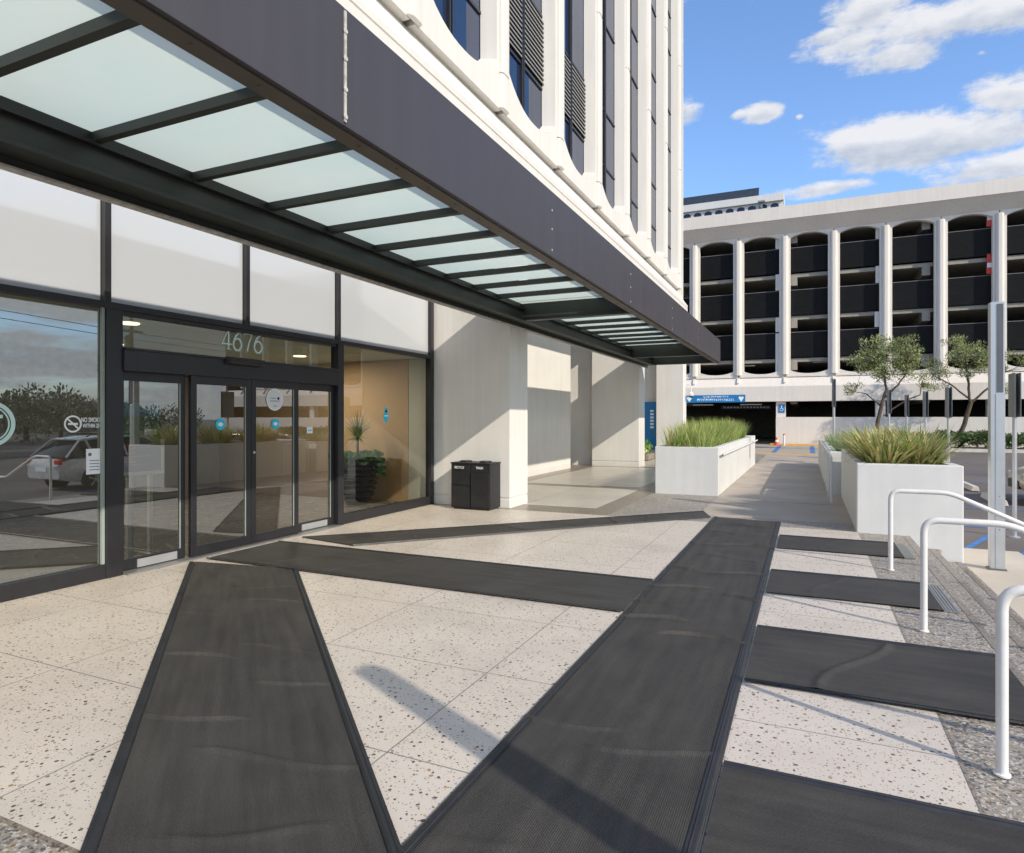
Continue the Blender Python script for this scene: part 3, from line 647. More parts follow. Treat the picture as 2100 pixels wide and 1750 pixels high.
mb = MB(); mb.lathe((-6.345, 6.07, 1.17), [(.018, 0), (.018, .012), (.012, .016)], 12, axis='x'); mb.build('door_lock', 'metal_grey', D3)
# writing and stickers on the glass
SK = [0]
def stroke(mb, pts, ws, m=0):
    SK[0] += 1
    for i in range(len(pts) - 1):
        a, b = Vector(pts[i]), Vector(pts[i + 1]); d = (b - a); 
        if d.length < 1e-6: continue
        nn = Vector((-d.y, d.x)).normalized(); w0, w1 = ws[i] / 2, ws[i + 1] / 2
        q = [a - nn * w0, b - nn * w1, b + nn * w1, a + nn * w0]; mb.face([DIG(p.x, p.y) for p in q], m)
dm = MB()
for i, ch in enumerate('4676'):
    Y0 = 5.62 + i * .165; H = .235
    DIG = lambda a, b, Y0=Y0, H=H: (-6.394 + .0008 * (SK[0] % 5), Y0 + a * .145, 2.435 + b * H)
    if ch == '4':
        stroke(dm, [(.72, 0), (.72, 1)], [.16, .16]); stroke(dm, [(.70, 1), (.03, .30)], [.07, .07]); stroke(dm, [(0, .28), (1, .28)], [.07, .07]); stroke(dm, [(.5, .015), (.95, .015)], [.03, .03])
    elif ch == '7':
        stroke(dm, [(.05, .95), (.95, .95)], [.10, .10]); stroke(dm, [(.93, .93), (.62, .5), (.40, 0)], [.06, .11, .17]); stroke(dm, [(.06, .97), (.04, .78)], [.04, .02])
    else:
        c = [(.5 + .42 * sin(t * pi / 9), .31 + .31 * cos(t * pi / 9)) for t in range(19)]
        stroke(dm, c, [.08 + .11 * abs(sin(t * pi / 9)) for t in range(19)])
        stroke(dm, [(.93, .99), (.60, .90), (.28, .70), (.12, .45), (.08, .28)], [.05, .09, .13, .17, .17])
dm.build('street_number', 'mint_ink', PT, recalc=False)
def onglass(x): return lambda y, z: (x, y, z)
mb = MB(); mb.disc((-6.362, 6.44, 1.845), .145, m=0, t=.002, n=32); mb.disc((-6.3595, 6.44, 1.845), .13, m=1, t=.0005, n=32); mb.disc((-6.3585, 6.50, 1.86), .020, m=2, t=.0005)
for z, y0, y1 in ((1.862, 6.36, 6.46), (1.825, 6.36, 6.52), (1.76, 6.41, 6.47)): mb.box(-6.3590, -6.3584, y0, y1, z - .006, z + .006, 3)
mb.build('round_sticker', ['white_ink', 'sticker_white', 'navy', 'metal_trim'], D3)
for y, d in ((5.575, D2), (6.45, D3)):
    mb = MB(); mb.disc((-6.362, y, 1.527), .068, m=0, t=.002); mb.disc((-6.3595, y, 1.527), .026, m=1, t=.0005); mb.box(-6.3596, -6.3585, y - .035, y + .035, 1.512, 1.54, 1); mb.build('blue_sticker', ['cyan', 'white_ink'], d)
mb = MB(); mb.box(-6.425, -6.422, 7.11, 7.22, 1.385, 1.475, 0); mb.box(-6.4215, -6.421, 7.13, 7.20, 1.42, 1.435, 1); mb.build('small_label', ['white_ink', 'cyan'], D4)
mb = MB(); mb.disc((-6.396, 8.95, 1.63), .075, rz=.085, m=0, t=.002); mb.disc((-6.3935, 8.95, 1.72), .05, rz=.06, m=0, t=.001); mb.disc((-6.392, 8.95, 1.715), .028, m=1, t=.001); mb.disc((-6.3945, 8.955, 1.56), .05, rz=.035, m=0, t=.001); mb.box(-6.392, -6.391, 8.90, 9.0, 1.63, 1.65, 2)
mb.build('blue_sticker', ['cyan', 'navy', 'white_ink'], P2)
mb = MB()
def ringx(mb, y, z, r, w, x=-6.397, a0=0, a1=2 * pi, m=0, n=36):
    for k in range(n):
        q0, q1 = a0 + (a1 - a0) * k / n, a0 + (a1 - a0) * (k + 1) / n
        mb.face([(x, y + rr * cos(q), z + rr * sin(q)) for rr, q in ((r, q0), (r, q1), (r - w, q1), (r - w, q0))], m)
ringx(mb, 3.895, 1.545, .082, .016); mb.face([(-6.3965, 3.84, 1.59), (-6.3965, 3.85, 1.60), (-6.3965, 3.955, 1.50), (-6.3965, 3.945, 1.49)])
mb.box(-6.397, -6.396, 3.85, 3.94, 1.535, 1.555)
text_mesh(mb, 'NO SMOKING', .062, lambda a, b: (-6.396, 4.09 + a * .6, 1.582 + b), bold=.001); text_mesh(mb, 'WITHIN 20 FT', .055, lambda a, b: (-6.396, 4.09 + a * .6, 1.525 + b), bold=.001)
mb.build('no_smoking_sticker', 'white_ink', P1, recalc=False)
mb = MB(); ringx(mb, 3.20, 1.55, .20, .034, a0=-2.2, a1=1.7); ringx(mb, 3.20, 1.55, .155, .012, a0=-2.0, a1=1.4); mb.box(-6.397, -6.396, 3.12, 3.30, 1.60, 1.63); mb.box(-6.397, -6.396, 3.18, 3.27, 1.48, 1.53)
mb.box(-6.397, -6.396, 3.20, 3.24, 1.43, 1.48); mb.build('round_logo_sticker', 'mint_ink', P1, recalc=False)
mb = MB(); mb.box(-6.40 + .002, -6.396, 4.02, 4.17, 1.05, 1.30, 0); mb.box(-6.3955, -6.395, 4.04, 4.07, 1.23, 1.26, 1)
for k in range(4): mb.box(-6.3955, -6.395, 4.05, 4.15, 1.09 + k * .03, 1.097 + k * .03, 1)
mb.build('paper_notice', ['white_ink', 'slot_grey'], P1)
mb = MB(); mb.box(-6.44, -6.437, 4.66, 4.80, 1.42, 1.48); mb.build('small_label', 'white_ink', D1)
# ------------------------------------------------------------------ window sign behind the fixed leaf
t = thing('directory_board', (-6.62, 4.78, 0), 'grey directory board in a white frame standing behind the left door leaf', 'sign board')
mb = MB(); mb.box(-6.64, -6.60, 4.40, 5.02, .98, 1.02); mb.box(-6.64, -6.60, 4.40, 4.44, 1.02, 1.36); mb.box(-6.64, -6.60, 4.98, 5.02, 1.02, 1.36); mb.box(-6.66, -6.62, 4.60, 4.64, .015, .98); mb.box(-6.66, -6.62, 4.85, 4.89, .015, .98); mb.box(-6.80, -6.48, 4.55, 4.93, .015, .03)
mb.build('frame', 'lobby_white', t)
mb = MB(); mb.box(-6.632, -6.615, 4.44, 4.98, 1.02, 1.36, 0)
for z in (1.31, 1.22, 1.13): mb.box(-6.615, -6.612, 4.50, 4.68, z - .01, z + .01, 1); mb.box(-6.615, -6.612, 4.50, 4.86, z - .035, z - .03, 2)
mb.build('panel', ['board_grey', 'salmon', 'metal_trim'], t)
t = thing('poster', (-6.9, 4.9, 0), 'beach poster on a thin stand inside the lobby, above the grey directory board', 'poster')
mb = MB(); mb.box(-6.92, -6.90, 4.5, 5.2, 1.62, 1.78, 0); mb.box(-6.92, -6.90, 4.5, 5.2, 1.35, 1.62, 1); mb.build('picture', ['poster_blue', 'poster_green'], t)
mb = MB(); mb.box(-6.93, -6.905, 4.84, 4.87, .014, 1.35); mb.box(-7.0, -6.8, 4.7, 5.0, .014, .03); mb.build('stand', 'metal_grey', t)
# ------------------------------------------------------------------ foliage builders
def blade(mb, p, az, L, w, lean, bend, m=0, seg=3):
    d = Vector((cos(az), sin(az), 0)); sd = Vector((-sin(az), cos(az), 0)); p = Vector(p); i = len(mb.v); ang = lean
    for k in range(seg + 1):
        ww = w * (1 - (k / seg) ** 1.7) * .5 + .0004
        mb.v.append(tuple(p - sd * ww)); mb.v.append(tuple(p + sd * ww))
        p = p + (d * sin(ang) + Vector((0, 0, 1)) * cos(ang)) * (L / seg); ang += bend / seg
    for k in range(seg):
        a = i + 2 * k; mb.f.append((a, a + 1, a + 3, a + 2)); mb.m.append(m)
def clump(loc, n, L, w, spread, lean, bend, weights, rnd, box=None):
    mb = MB()
    for _ in range(n):
        az = rnd.uniform(0, 2 * pi); r = rnd.random() ** .6 * spread
        if box: p = (loc[0] + rnd.uniform(-box[0], box[0]), loc[1] + rnd.uniform(-box[1], box[1]), loc[2])
        else: p = (loc[0] + cos(az) * r, loc[1] + sin(az) * r, loc[2])
        az += rnd.uniform(-.7, .7); mi = rnd.choices(range(len(weights)), weights)[0]
        blade(mb, p, az, L * rnd.uniform(.6, 1.1), w * rnd.uniform(.7, 1.2), abs(rnd.gauss(lean, .22)), rnd.uniform(.3, 1) * bend, mi, 4)
    return mb
def leaf(mb, p, d, L, w, m):
    d = Vector(d).normalized(); s = d.cross(Vector((random.uniform(-1, 1), random.uniform(-1, 1), random.uniform(-1, 1)))).normalized() * w / 2; p = Vector(p)
    mb.face([p, p + d * L * .5 + s, p + d * L, p + d * L * .5 - s], m)
def shrub_mass(mb, x0, x1, y0, y1, z0, z1, n, L, w, mats=1, bump=.25):
    for _ in range(n):
        x = random.uniform(x0, x1); y = random.uniform(y0, y1)
        h = z0 + (z1 - z0) * (.72 + bump * sin(x * 3.1 + 1.3 * y) * sin(x * 1.7)); z = z0 + (h - z0) * random.random() ** .35
        leaf(mb, (x, y, z), (random.gauss(0, 1), random.gauss(-.3, 1), random.gauss(.4, .8)), L * random.uniform(.6, 1.2), w, random.randrange(mats))
# potted plant in the lobby
t = thing('potted_plant', (-7.6, 9.75, .014), 'glossy black ribbed pot with trailing ivy and a fan palm inside the right window', 'potted plant')
mb = MB(); prof = [(.22, 0), (.24, .02)]
for k in range(7): z = .05 + k * .11; r = .28 + .20 * (k / 7) ** .7; prof += [(r, z), (r + .035, z + .05), (r, z + .10)]
prof += [(.50, .84), (.52, .88), (.46, .88), (.44, .80)]
prof = [(a * .86, b * .9) for a, b in prof]; mb.lathe((-7.6, 9.75, .014), prof, 28); mb.build('pot', 'pot_black', t, smooth=True)
random.seed(5); mb = MB()
for _ in range(900):
    a = random.uniform(0, 2 * pi); r = .46 * random.random() ** .5; p = Vector((-7.6 + cos(a) * r, 9.75 + sin(a) * r, .80 + .16 * random.random() - (.35 * random.random() if r > .38 and -1.2 < a - 0 < 1.2 else 0)))
    leaf(mb, p, (cos(a), sin(a), random.uniform(-.6, .8)), .09, .07, 0)
mb.build('ivy', 'ivy', t, recalc=False)
mb = MB(); rnd = random.Random(8)
for _ in range(150): blade(mb, (-7.6, 9.75, 1.25), rnd.uniform(0, 2 * pi), rnd.uniform(.35, .6), .016, rnd.uniform(.1, 2.0), .3, 0)
mb.build('palm_fronds', 'pale_leaf', t, recalc=False); mb = MB(); mb.tube([(-7.6, 9.75, .85), (-7.6, 9.75, 1.3)], .02, 8); mb.build('stem', 'bark', t)
# ------------------------------------------------------------------ canopy
cz = 3.31
Cn = thing('entrance_canopy', (-3.5, 9, 3.3), 'long dark steel canopy with frosted glass panels over the entrance', 'canopy')
Y0c, Y1c = -4.0, 20.9
def fasc(y0, y1):
    mb = MB(); mb.box(-2.50, -2.464, y0, y1, cz, 4.0); mb.box(-2.62, -2.501, y0, y1, 3.93, 3.99)
    return mb.build('fascia_panel', 'fascia', Cn, bevel=.003)
js = [Y0c, -.3, 3.045, 6.385, 9.73, 13.07, 16.4, Y1c]
for a_, b_ in zip(js, js[1:]): fasc(a_ + .002, b_ - .002)
mb = MB(); mb.box(-2.463, -2.456, 3.03, 3.05, 3.33, 3.98)
for z in (3.36, 3.52, 3.70, 3.86): mb.lathe((-2.456, 3.04, z), [(.018, 0), (.014, .006)], 8, axis='x')
mb.build('sealant_joint', 'joint_pale', Cn)
for jy in js[3:-1]:
    for z in (3.38, 3.60, 3.80): mb = MB(); mb.lathe((-2.4635, jy + .03, z), [(.012, 0), (.009, .004)], 8, axis='x'); mb.build('rivet', 'joint_pale', Cn)
mb = MB(); mb.box(-2.62, -2.502, Y0c, Y1c, cz - .012, cz + .006); mb.box(-2.62, -2.60, Y0c, Y1c, cz + .006, cz + .10)
for k in range(60):
    y = Y0c + .4 + k * .405; mb.lathe((-2.55, y, cz - .013), [(.010, -.004), (.012, 0)], 8)
mb.build('bottom_flange', 'lip_brown', Cn, bevel=.002)
mb = MB(); mb.box(-4.60, -4.56, Y0c, Y1c, 3.33, 3.95); mb.box(-4.72, -4.48, Y0c, Y1c, 3.90, 3.95); mb.box(-4.785, -4.50, Y0c, Y1c, 3.30, 3.33); mb.box(-4.785, -4.72, Y0c, Y1c, 3.24, 3.298)
mb.build('wall_beam', 'steel_dark', Cn, bevel=.003)
mb = MB(); mb.box(-4.558, -4.50, Y0c, Y1c - .02, 3.50, 3.528); mb.box(-4.558, -4.548, Y0c, Y1c - .02, 3.529, 3.60); mb.build('shade_gap_strip', 'black_plastic', Cn)  # black strip added to draw the dark shadow gap under the panes
mb = MB(); mb.box(-4.785, -4.70, Y0c, Y1c - .01, 3.222, 3.238); mb.build('beam_trim', 'joint_pale', Cn)
for y in (-1.2, 10.35, 18.05, 20.72):
    mb = MB(); mb.box(-4.555, -2.625, y, y + .16, 3.305, 3.335); mb.box(-4.555, -2.625, y + .06, y + .10, 3.336, 3.90); mb.box(-4.555, -2.625, y, y + .16, 3.90, 3.93); mb.build('cross_beam', 'steel_dark', Cn)
bars = []; y = -3.6
bp = .814
yb = 2.105 - 7 * bp
while yb < Y1c - .3:
    bars.append(yb); yb += bp
for y in bars:
    if any(abs(y - c - .08) < .22 for c in (-1.2, 10.35, 18.05, 20.72)): continue
    mb = MB(); mb.box(-4.555, -2.625, y - .03, y + .03, 3.53, 3.595); mb.build('glazing_bar', 'steel_dark', Cn)
al = bars + [Y1c - .1]
for a_, b_ in zip(al, al[1:]):
    mb = MB(); mb.face([(-4.56, a_ + .012, 3.605), (-2.60, a_ + .012, 3.605), (-2.60, b_ - .012, 3.605), (-4.56, b_ - .012, 3.605)]); mb.build('glass_panel', 'frosted_glass', Cn)
# ------------------------------------------------------------------ bin
t = thing('waste_bin', (-5.35, 10.15, 0), 'black two-part recycling and trash bin standing against the white pier', 'waste bin')
mb = MB(); mb.box(-5.735, -5.36, 9.97, 10.39, .03, .80); mb.box(-5.35, -4.97, 9.97, 10.39, .03, .80); mb.box(-5.70, -5.00, 9.99, 10.37, 0, .03); mb.build('body', 'black_plastic', t, bevel=.008)
mb = MB(); mb.box(-5.72, -5.37, 9.955, 9.969, .06, .42); mb.box(-5.72, -5.37, 9.955, 9.969, .435, .66); mb.box(-5.34, -4.985, 9.955, 9.969, .06, .66); mb.build('door_panel', 'black_plastic', t, bevel=.004)
mb = MB(); mb.box(-5.745, -4.96, 9.96, 10.395, .801, .825); mb.lathe((-5.16, 10.18, .826), [(.11, 0), (.11, .02), (.085, .025)], 20); mb.lathe((-5.55, 10.18, .826), [(.11, 0), (.11, .02), (.085, .025)], 20); mb.build('lid', 'black_plastic', t, bevel=.005)
mb = MB()
text_mesh(mb, 'RECYCLE', .058, lambda a, b: (-5.57 + a * .8, 9.966, .735 + b), bold=.001); mb.build('lettering', 'white_ink', t, recalc=False); mb = MB(); text_mesh(mb, 'TRASH', .058, lambda a, b: (-5.17 + a * .8, 9.966, .735 + b), bold=.001)
mb.build('lettering', 'white_ink', t, recalc=False)
# ------------------------------------------------------------------ planters
def planter(x0, x1, y0, y1, z1, label, z0=0, w=.14):
    t = thing('planter', ((x0 + x1) / 2, (y0 + y1) / 2, z0), label, 'planter', 'white plastered planters along the walkway')
    mb = MB(); i = len(mb.v)
    o = [(x0, y0), (x1, y0), (x1, y1), (x0, y1)]; q = [(x0 + w, y0 + w), (x1 - w, y0 + w), (x1 - w, y1 - w), (x0 + w, y1 - w)]
    for a in range(4):
        b = (a + 1) % 4
        mb.face([(*o[a], z0), (*o[b], z0), (*o[b], z1), (*o[a], z1)]); mb.face([(*o[a], z1), (*o[b], z1), (*q[b], z1), (*q[a], z1)]); mb.face([(*q[a], z1), (*q[b], z1), (*q[b], z1 - .2), (*q[a], z1 - .2)])
    bm = mb.build('planter_wall', 'planter_paint', t); me = bm.data; B = bmesh.new(); B.from_mesh(me); bmesh.ops.remove_doubles(B, verts=B.verts, dist=.0001); bmesh.ops.recalc_face_normals(B, faces=B.faces); B.to_mesh(me); B.free()
    b = bm.modifiers.new('bevel', 'BEVEL'); b.width = .014; b.segments = 2; b.limit_method = 'ANGLE'
    mb = MB(); mb.box(x0 + w, x1 - w, y0 + w, y1 - w, z1 - .25, z1 - .07); mb.build('soil', 'soil', t)
    return t
planter(-2.97, -1.67, 13.85, 24.0, 1.0, 'long white planter full of green grasses, left of the walkway')
planter(.62, 1.87, 10.25, 14.9, .97, 'white planter with striped flax leaves, right of the walkway above the steps', z0=-.6)
planter(.42, 1.87, 15.1, 24.2, .90, 'lower white planter with grey-green herbs farther along the walkway, right side', z0=-.6)
rnd = random.Random(3)
GL = ['green grass clump with tan tips at the front end of the left planter'] + ['green grass clump, %s from the front end of the left planter' % q for q in ('second', 'third', 'fourth', 'fifth', 'sixth', 'seventh', 'eighth', 'ninth', 'tenth', 'eleventh')] + ['green grass clump at the far end of the left planter']
for k in range(12):
    y = 14.3 + k * .82; mb = clump((-2.35, y, .90), 620, rnd.uniform(.58, .76), .014, .45, .28, .75, (5, 1.6, 2.2), rnd, box=(.42, .42))
    tag(mb.build('grass_clump', ['grass_green', 'grass_tan', 'grass_deep'], recalc=False),
        GL[k], 'grass', 'grasses in the left planter')
fl = [(1.0, 10.75, 'green and yellow striped flax clump at the front left of the right planter'), (1.45, 10.95, 'broad-leaved green flax clump at the front right corner of the right planter'), (.98, 11.9, 'yellowish flax clump behind the front clumps of the right planter, walkway side'), (1.45, 12.2, 'flax clump in the middle of the right planter, car park side'), (1.0, 13.1, 'tall flax clump towards the rear of the right planter, walkway side'), (1.4, 13.9, 'flax clump at the rear of the right planter')]
for i, (x, y, lb) in enumerate(fl):
    mb = clump((x, y, .88), 330, .70, .038, .24, .55, 1.0, (3.2, 3.0, .6), rnd)
    tag(mb.build('flax_plant', ['flax_green', 'flax_yellow', 'flax_tan'], recalc=False), lb, 'plant', 'flax plants in the right planter')
for i, y in enumerate((15.7, 17.1, 18.6, 20.1, 21.6)):
    mb = clump((.95 + .15 * (i % 2), y, .80), 520, .46, .016, .42, .45, .5, (3, 1), rnd)
    tag(mb.build('herb_bush', ['sage', 'grass_deep'], recalc=False), ['grey-green herb bush nearest the flax planter', 'grey-green herb bush second in the lower planter', 'grey-green herb bush in the middle of the lower planter', 'grey-green herb bush fourth in the lower planter', 'grey-green herb bush at the far end of the lower planter'][i], 'bush', 'herb bushes in the lower right planter')
mb = clump((-2.1, 25.0, 0), 260, .7, .02, .25, .3, .6, (1, 0, 2), rnd)
tag(mb.build('grass_clump', ['grass_green', 'grass_tan', 'grass_deep'], recalc=False), 'dark green grass tuft on the ground at the far end of the left planter', 'grass')
# rails
def smooth_path(pts, r=.09, n=6):
    out = [Vector(pts[0])]
    for i in range(1, len(pts) - 1):
        a, b, c = Vector(pts[i - 1]), Vector(pts[i]), Vector(pts[i + 1]); d0 = (a - b).normalized(); d1 = (c - b).normalized(); rr = min(r, (a - b).length / 2, (c - b).length / 2)
        p0 = b + d0 * rr; p1 = b + d1 * rr
        for k in range(n + 1): t = k / n; out.append(p0 * (1 - t) ** 2 + b * 2 * t * (1 - t) + p1 * t * t)
    out.append(Vector(pts[-1])); return out
for y, lb in ((7.85, 'white tube handrail farthest up the steps, closest to the planter'), (5.70, 'white tube handrail in the middle of the steps'), (3.55, 'white tube handrail nearest the camera, cut by the right edge'), (1.3, 'white tube handrail beyond the bottom right corner')):
    if y < 2: continue
    t = thing('handrail', (.79, y, 0), lb, 'handrail', 'white handrails on the steps')
    mb = MB(); mb.tube(smooth_path([(.79, y, 0), (.79, y, .84), (1.30, y, .84), (2.38, y, .20), (2.66, y, .20), (2.66, y, -.08), (2.38, y, -.08)] if False else [(.79, y, -.02), (.79, y, .84), (1.31, y, .84), (2.30, y, .38), (2.62, y, .38), (2.62, y, -.46)], .10), .024, 14)
    mb.build('rail', 'pipe_white', t, smooth=True)
    for xx, zz in ((.79, .004), (2.62, -.45)): mb = MB(); mb.lathe((xx, y, zz), [(.034, 0), (.034, .008), (.026, .012)], 16); mb.build('base_ring', 'pipe_white', t, smooth=True)
t = thing('wall_handrail', (-1.6, 19, .8), 'white handrail fixed along the side of the left planter', 'handrail')
mb = MB(); mb.tube([(-1.60, 13.98, .84), (-1.60, 23.9, .84)], .024, 12); mb.build('rail', 'pipe_white', t, smooth=True)
mb = MB(); mb.lathe((-1.60, 13.972, .84), [(.017, 0), (.017, .002)], 12, axis='y'); mb.build('open_end', 'slot_grey', t)
mb = MB()
for k in range(6): y = 14.6 + k * 1.75; mb.box(-1.668, -1.60, y, y + .02, .80, .835)
mb.build('bracket', 'pipe_white', t)
t = thing('walkway_rail', (.3, 17.5, 0), 'white railing with many posts along the right side of the walkway', 'railing')
mb = MB(); mb.tube(smooth_path([(.40, 13.6, 0), (.40, 13.6, .86), (.40, 14.2, .88), (.34, 24, .88), (.34, 24, 0)], .12), .022, 10); mb.build('top_rail', 'pipe_white', t, smooth=True)
for k in range(9):
    y = 14.7 + k * 1.1; mb = MB(); mb.tube([(.39 - .005 * k, y, 0), (.39 - .005 * k, y, .87)], .02, 10); mb.build('post', 'pipe_white', t, smooth=True)
t = thing('hoop_rail', (-1.95, 26.4, 0), 'small white hoop rail at the far end of the left planter', 'handrail')
mb = MB(); mb.tube(smooth_path([(-2.05, 24.05, .95), (-1.80, 24.4, .95), (-1.75, 24.6, .95), (-1.75, 24.6, 0)], .1), .025, 10); mb.build('tube', 'pipe_white', t, smooth=True)
# ------------------------------------------------------------------ light column and sign poles
t = thing('light_column', (2.325, 10.72, -.45), 'tall square grey metal light column with a dark slot, beside the steps', 'light column')
mb = MB(); x0, x1, y0, y1 = 2.245, 2.405, 10.66, 10.80; mb.box(x0, x1, y0, y1, -.43, 3.17); mb.box(x0 + .055, x1 + .002, y0 - .006, y0, -.43, 1.93); b0 = mb.build('column', 'metal_grey', t, bevel=.004)
mb = MB(); mb.box(x0 + .07, x1 - .02, y0 - .008, y0 - .001, 1.95, 3.14); 
mb.build('lamp_slot', 'slot_grey', t)
mb = MB(); mb.box(x0 - .02, x1 + .02, y0 - .02, y1 + .02, -.45, -.43)
for z in (.1, .55): mb.lathe((x0 + .1, y0 - .006, z), [(.008, 0), (.006, -.004)], 8, axis='y')
mb.build('base_plate', 'slot_grey', t)
# a second light column stands behind the camera's right, its shadow falls across the long mat
tip = Vector((-2.54, 3.36)); Ls = 3.62 / .67; bs = tip + Vector((1, -.5)) * (3.17 / .67)
c2 = dup(t, (bs.x, bs.y - .0, -.45), label='square grey metal light column outside the picture at the lower right, casting the broad shadow')
def sign_pole(x, y, h, label, grp, w=.42, ph=.8):
    z0 = lot_z(y) if y > 12 else -.45
    t = thing('sign_pole', (x, y, z0), label, 'sign pole', grp)
    mb = MB(); mb.tube([(x, y, z0), (x, y, z0 + h)], .035, 10); mb.build('pole', 'metal_grey', t, smooth=True)
    mb = MB(); mb.box(x - .045, x - .036, y - w / 2, y + w / 2, z0 + h - ph, z0 + h - .01); mb.box(x + .036, x + .048, y - w / 2, y + w / 2, z0 + h - ph, z0 + h - .01, 0); mb.build('sign_plate', 'sign_back', t)
    mb = MB(); mb.lathe((x, y, z0), [(.09, 0), (.09, .015), (.05, .03)], 12); mb.build('foot', 'metal_grey', t)
    return t
sp = 'sign poles in the car park'
sign_pole(3.39, 14.4, 2.97, 'parking sign pole just right of the tall light column, seen edge on', sp)
sign_pole(3.3, 19.9, 2.85, 'parking sign pole immediately left of the second tree', sp)
sign_pole(3.3, 23.5, 2.80, 'parking sign pole halfway between the two trees', sp)
sign_pole(3.3, 27.7, 2.75, 'parking sign pole just right of the first tree trunk', sp)
sign_pole(.67, 20.6, 3.15, 'parking sign pole rising alone from the lower planter, left of both trees', sp, w=.3)
sign_pole(2.45, 24.8, 2.9, 'parking sign pole almost hidden behind the first tree trunk', sp)
# ------------------------------------------------------------------ parking structure
YP = 43.5
G = thing('parking_garage', (5, YP + 8, -.05), 'long white parking garage with arched openings and dark horizontal screens', 'parking garage')
MPk = lambda u, d, z: (u, YP + d, z)
pit = 2.72; P0 = 4.14
mb = MB(); mb.prism([(-24, YP - .75, 13.73), (-24, YP - .75, 14.52), (-24, YP + .3, 14.52), (-24, YP + .3, 13.73)], (60, 0, 0)); mb.build('cornice', 'garage_white', G)
mb = MB(); mb.prism([(-24, YP - .70, 13.725), (-24, YP - .02, 13.05), (-24, YP + .3, 13.05), (-24, YP + .3, 13.725)], (60, 0, 0)); mb.build('cornice_soffit', 'garage_white', G)
nb = range(-9, 11)
for k in nb:
    u = P0 + k * pit
    mb = MB(); arch_panel(mb, MPk, u + .02, u + pit - .02, 4.15, 13.045, u + .32, u + pit - .32, 4.56, .20, 12.72, .26, .30, 0)
    mb.box(u + .1, u + pit - .1, YP - .05, YP, 4.16, 4.26)
    mb.build('facade_panel', 'garage_white', G)
for k in list(nb) + [11]:
    u = P0 + k * pit
    mb = MB(); prof = [(u - .20, YP - .002), (u - .17, YP - .12), (u - .09, YP - .19), (u + .09, YP - .19), (u + .17, YP - .12), (u + .20, YP - .002)]
    mb.prism([(a_, b_, 4.3) for a_, b_ in prof], (0, 0, 8.55)); mb.build('pilaster', 'garage_white', G, bevel=.03)
    mb = MB(); mb.prism([(u - .07, YP - .38, 3.80), (u - .07, YP - .10, 4.14), (u - .07, YP + .1, 4.14), (u - .07, YP + .1, 3.80)], (.14, 0, 0)); mb.build('corbel', 'garage_white', G)
for z0, z1 in ((10.65, 12.18), (7.98, 9.56), (5.38, 6.94)):
    mb = MB()
    mb.box(-24, 36, YP + .34, YP + .38, z0, z1 - .03)
    for i in range(11): z = z0 + .06 + i * (z1 - z0 - .1) / 11; mb.box(-24, 36, YP + .325, YP + .339, z, z + .03)
    mb.box(-24, 36, YP + .31, YP + .39, z1 - .03, z1, 1); mb.build('screen', ['garage_dark', 'slab_edge'], G)
for z in (13.0, 10.35, 7.72, 5.1, 3.0):
    mb = MB(); mb.box(-24, 36, YP + .45, YP + 17, z, z + .22)
    for q in range(9): mb.box(-22 + q * 7, -21.6 + q * 7, YP + .45, YP + 17, z - .5, z)
    mb.build('floor_slab', 'garage_slab', G)
mb = MB(); mb.box(-24, 36, YP + 17, YP + 17.3, -.05, 13.2); mb.box(-24.2, -24, YP, YP + 17, -.05, 14); mb.box(36, 36.2, YP, YP + 17, -.05, 14); mb.build('rear_wall', 'garage_inside', G)
mb = MB(); mb.prism([(-24, YP - .42, 2.64), (-24, YP - .42, 3.57), (-24, YP + .02, 4.14), (-24, YP + .4, 4.14), (-24, YP + .4, 2.64)], (60, 0, 0)); mb.build('lintel_beam', 'garage_white', G)
mb = MB(); mb.box(-1.80, 36, YP - .42, YP - .20, -.15, 1.67); mb.box(-1.80, -1.5, YP - .19, YP + 6, -.15, 2.63); mb.build('low_wall', 'garage_white', G)
for x in (-1.25, 4.1, 9.5, 15, 20.5, 26):
    mb = MB(); mb.box(x - .50, x, YP - .18, YP + .3, 1.6 if x > -1 else 1.68, 2.635); mb.build('column', 'garage_white', G)
for x in (-12, -2.2, 9, 20):
    for z in (11.2, 8.5, 5.9): pass
for u, zz in ((P0 - 3 * pit + pit - .55, (5.3, 6.9)), (P0 - pit + pit - .55, (7.0, 7.9)), (P0 - 3 * pit + pit - .55, (9.6, 10.6)), (P0 - pit + pit - .5, (9.6, 10.6)), (P0 - 3 * pit + pit - .55, (12.2, 12.9)), (P0 - pit + pit - .5, (12.2, 12.9)), (P0 - 3 * pit + pit - .55, (7.0, 7.9)), (P0 - 3 * pit + pit - .55, (4.5, 5.3))):
    mb = MB(); mb.box(u, u + .22, YP + .30, YP + .40, zz[0], zz[1]); mb.build('drain_pipe', 'pipe_white', G)
u = P0 + 2 * pit - .55
for z in (9.62, 12.25):
    mb = MB(); mb.box(u, u + .26, YP + .22, YP + .30, z, z + .35, 0); mb.box(u + .03, u + .23, YP + .21, YP + .29, z + .35, z + .6, 1); mb.box(u + .02, u + .2, YP + .22, YP + .30, z + .6, z + 1.1, 0); mb.build('fire_cabinet', ['red', 'white_ink'], G)
for u, z in ((-4.4, 4.95), (.3, 5.05), (5.9, 5.05), (-7, 2.45), (-4, 2.45)):
    mb = MB(); mb.box(u, u + 1.3, YP + .9, YP + 1.05, z, z + .07); mb.build('light_fitting', 'lobby_white', G)
mb = MB(); mb.box(-5.8, -2.4, YP + 6, YP + 6.1, 2.25, 2.52, 0)
for i in range(14): mb.box(-5.6 + i * .225, -5.6 + i * .225 + .15, YP + 5.97, YP + 5.999, 2.33, 2.44, 1)
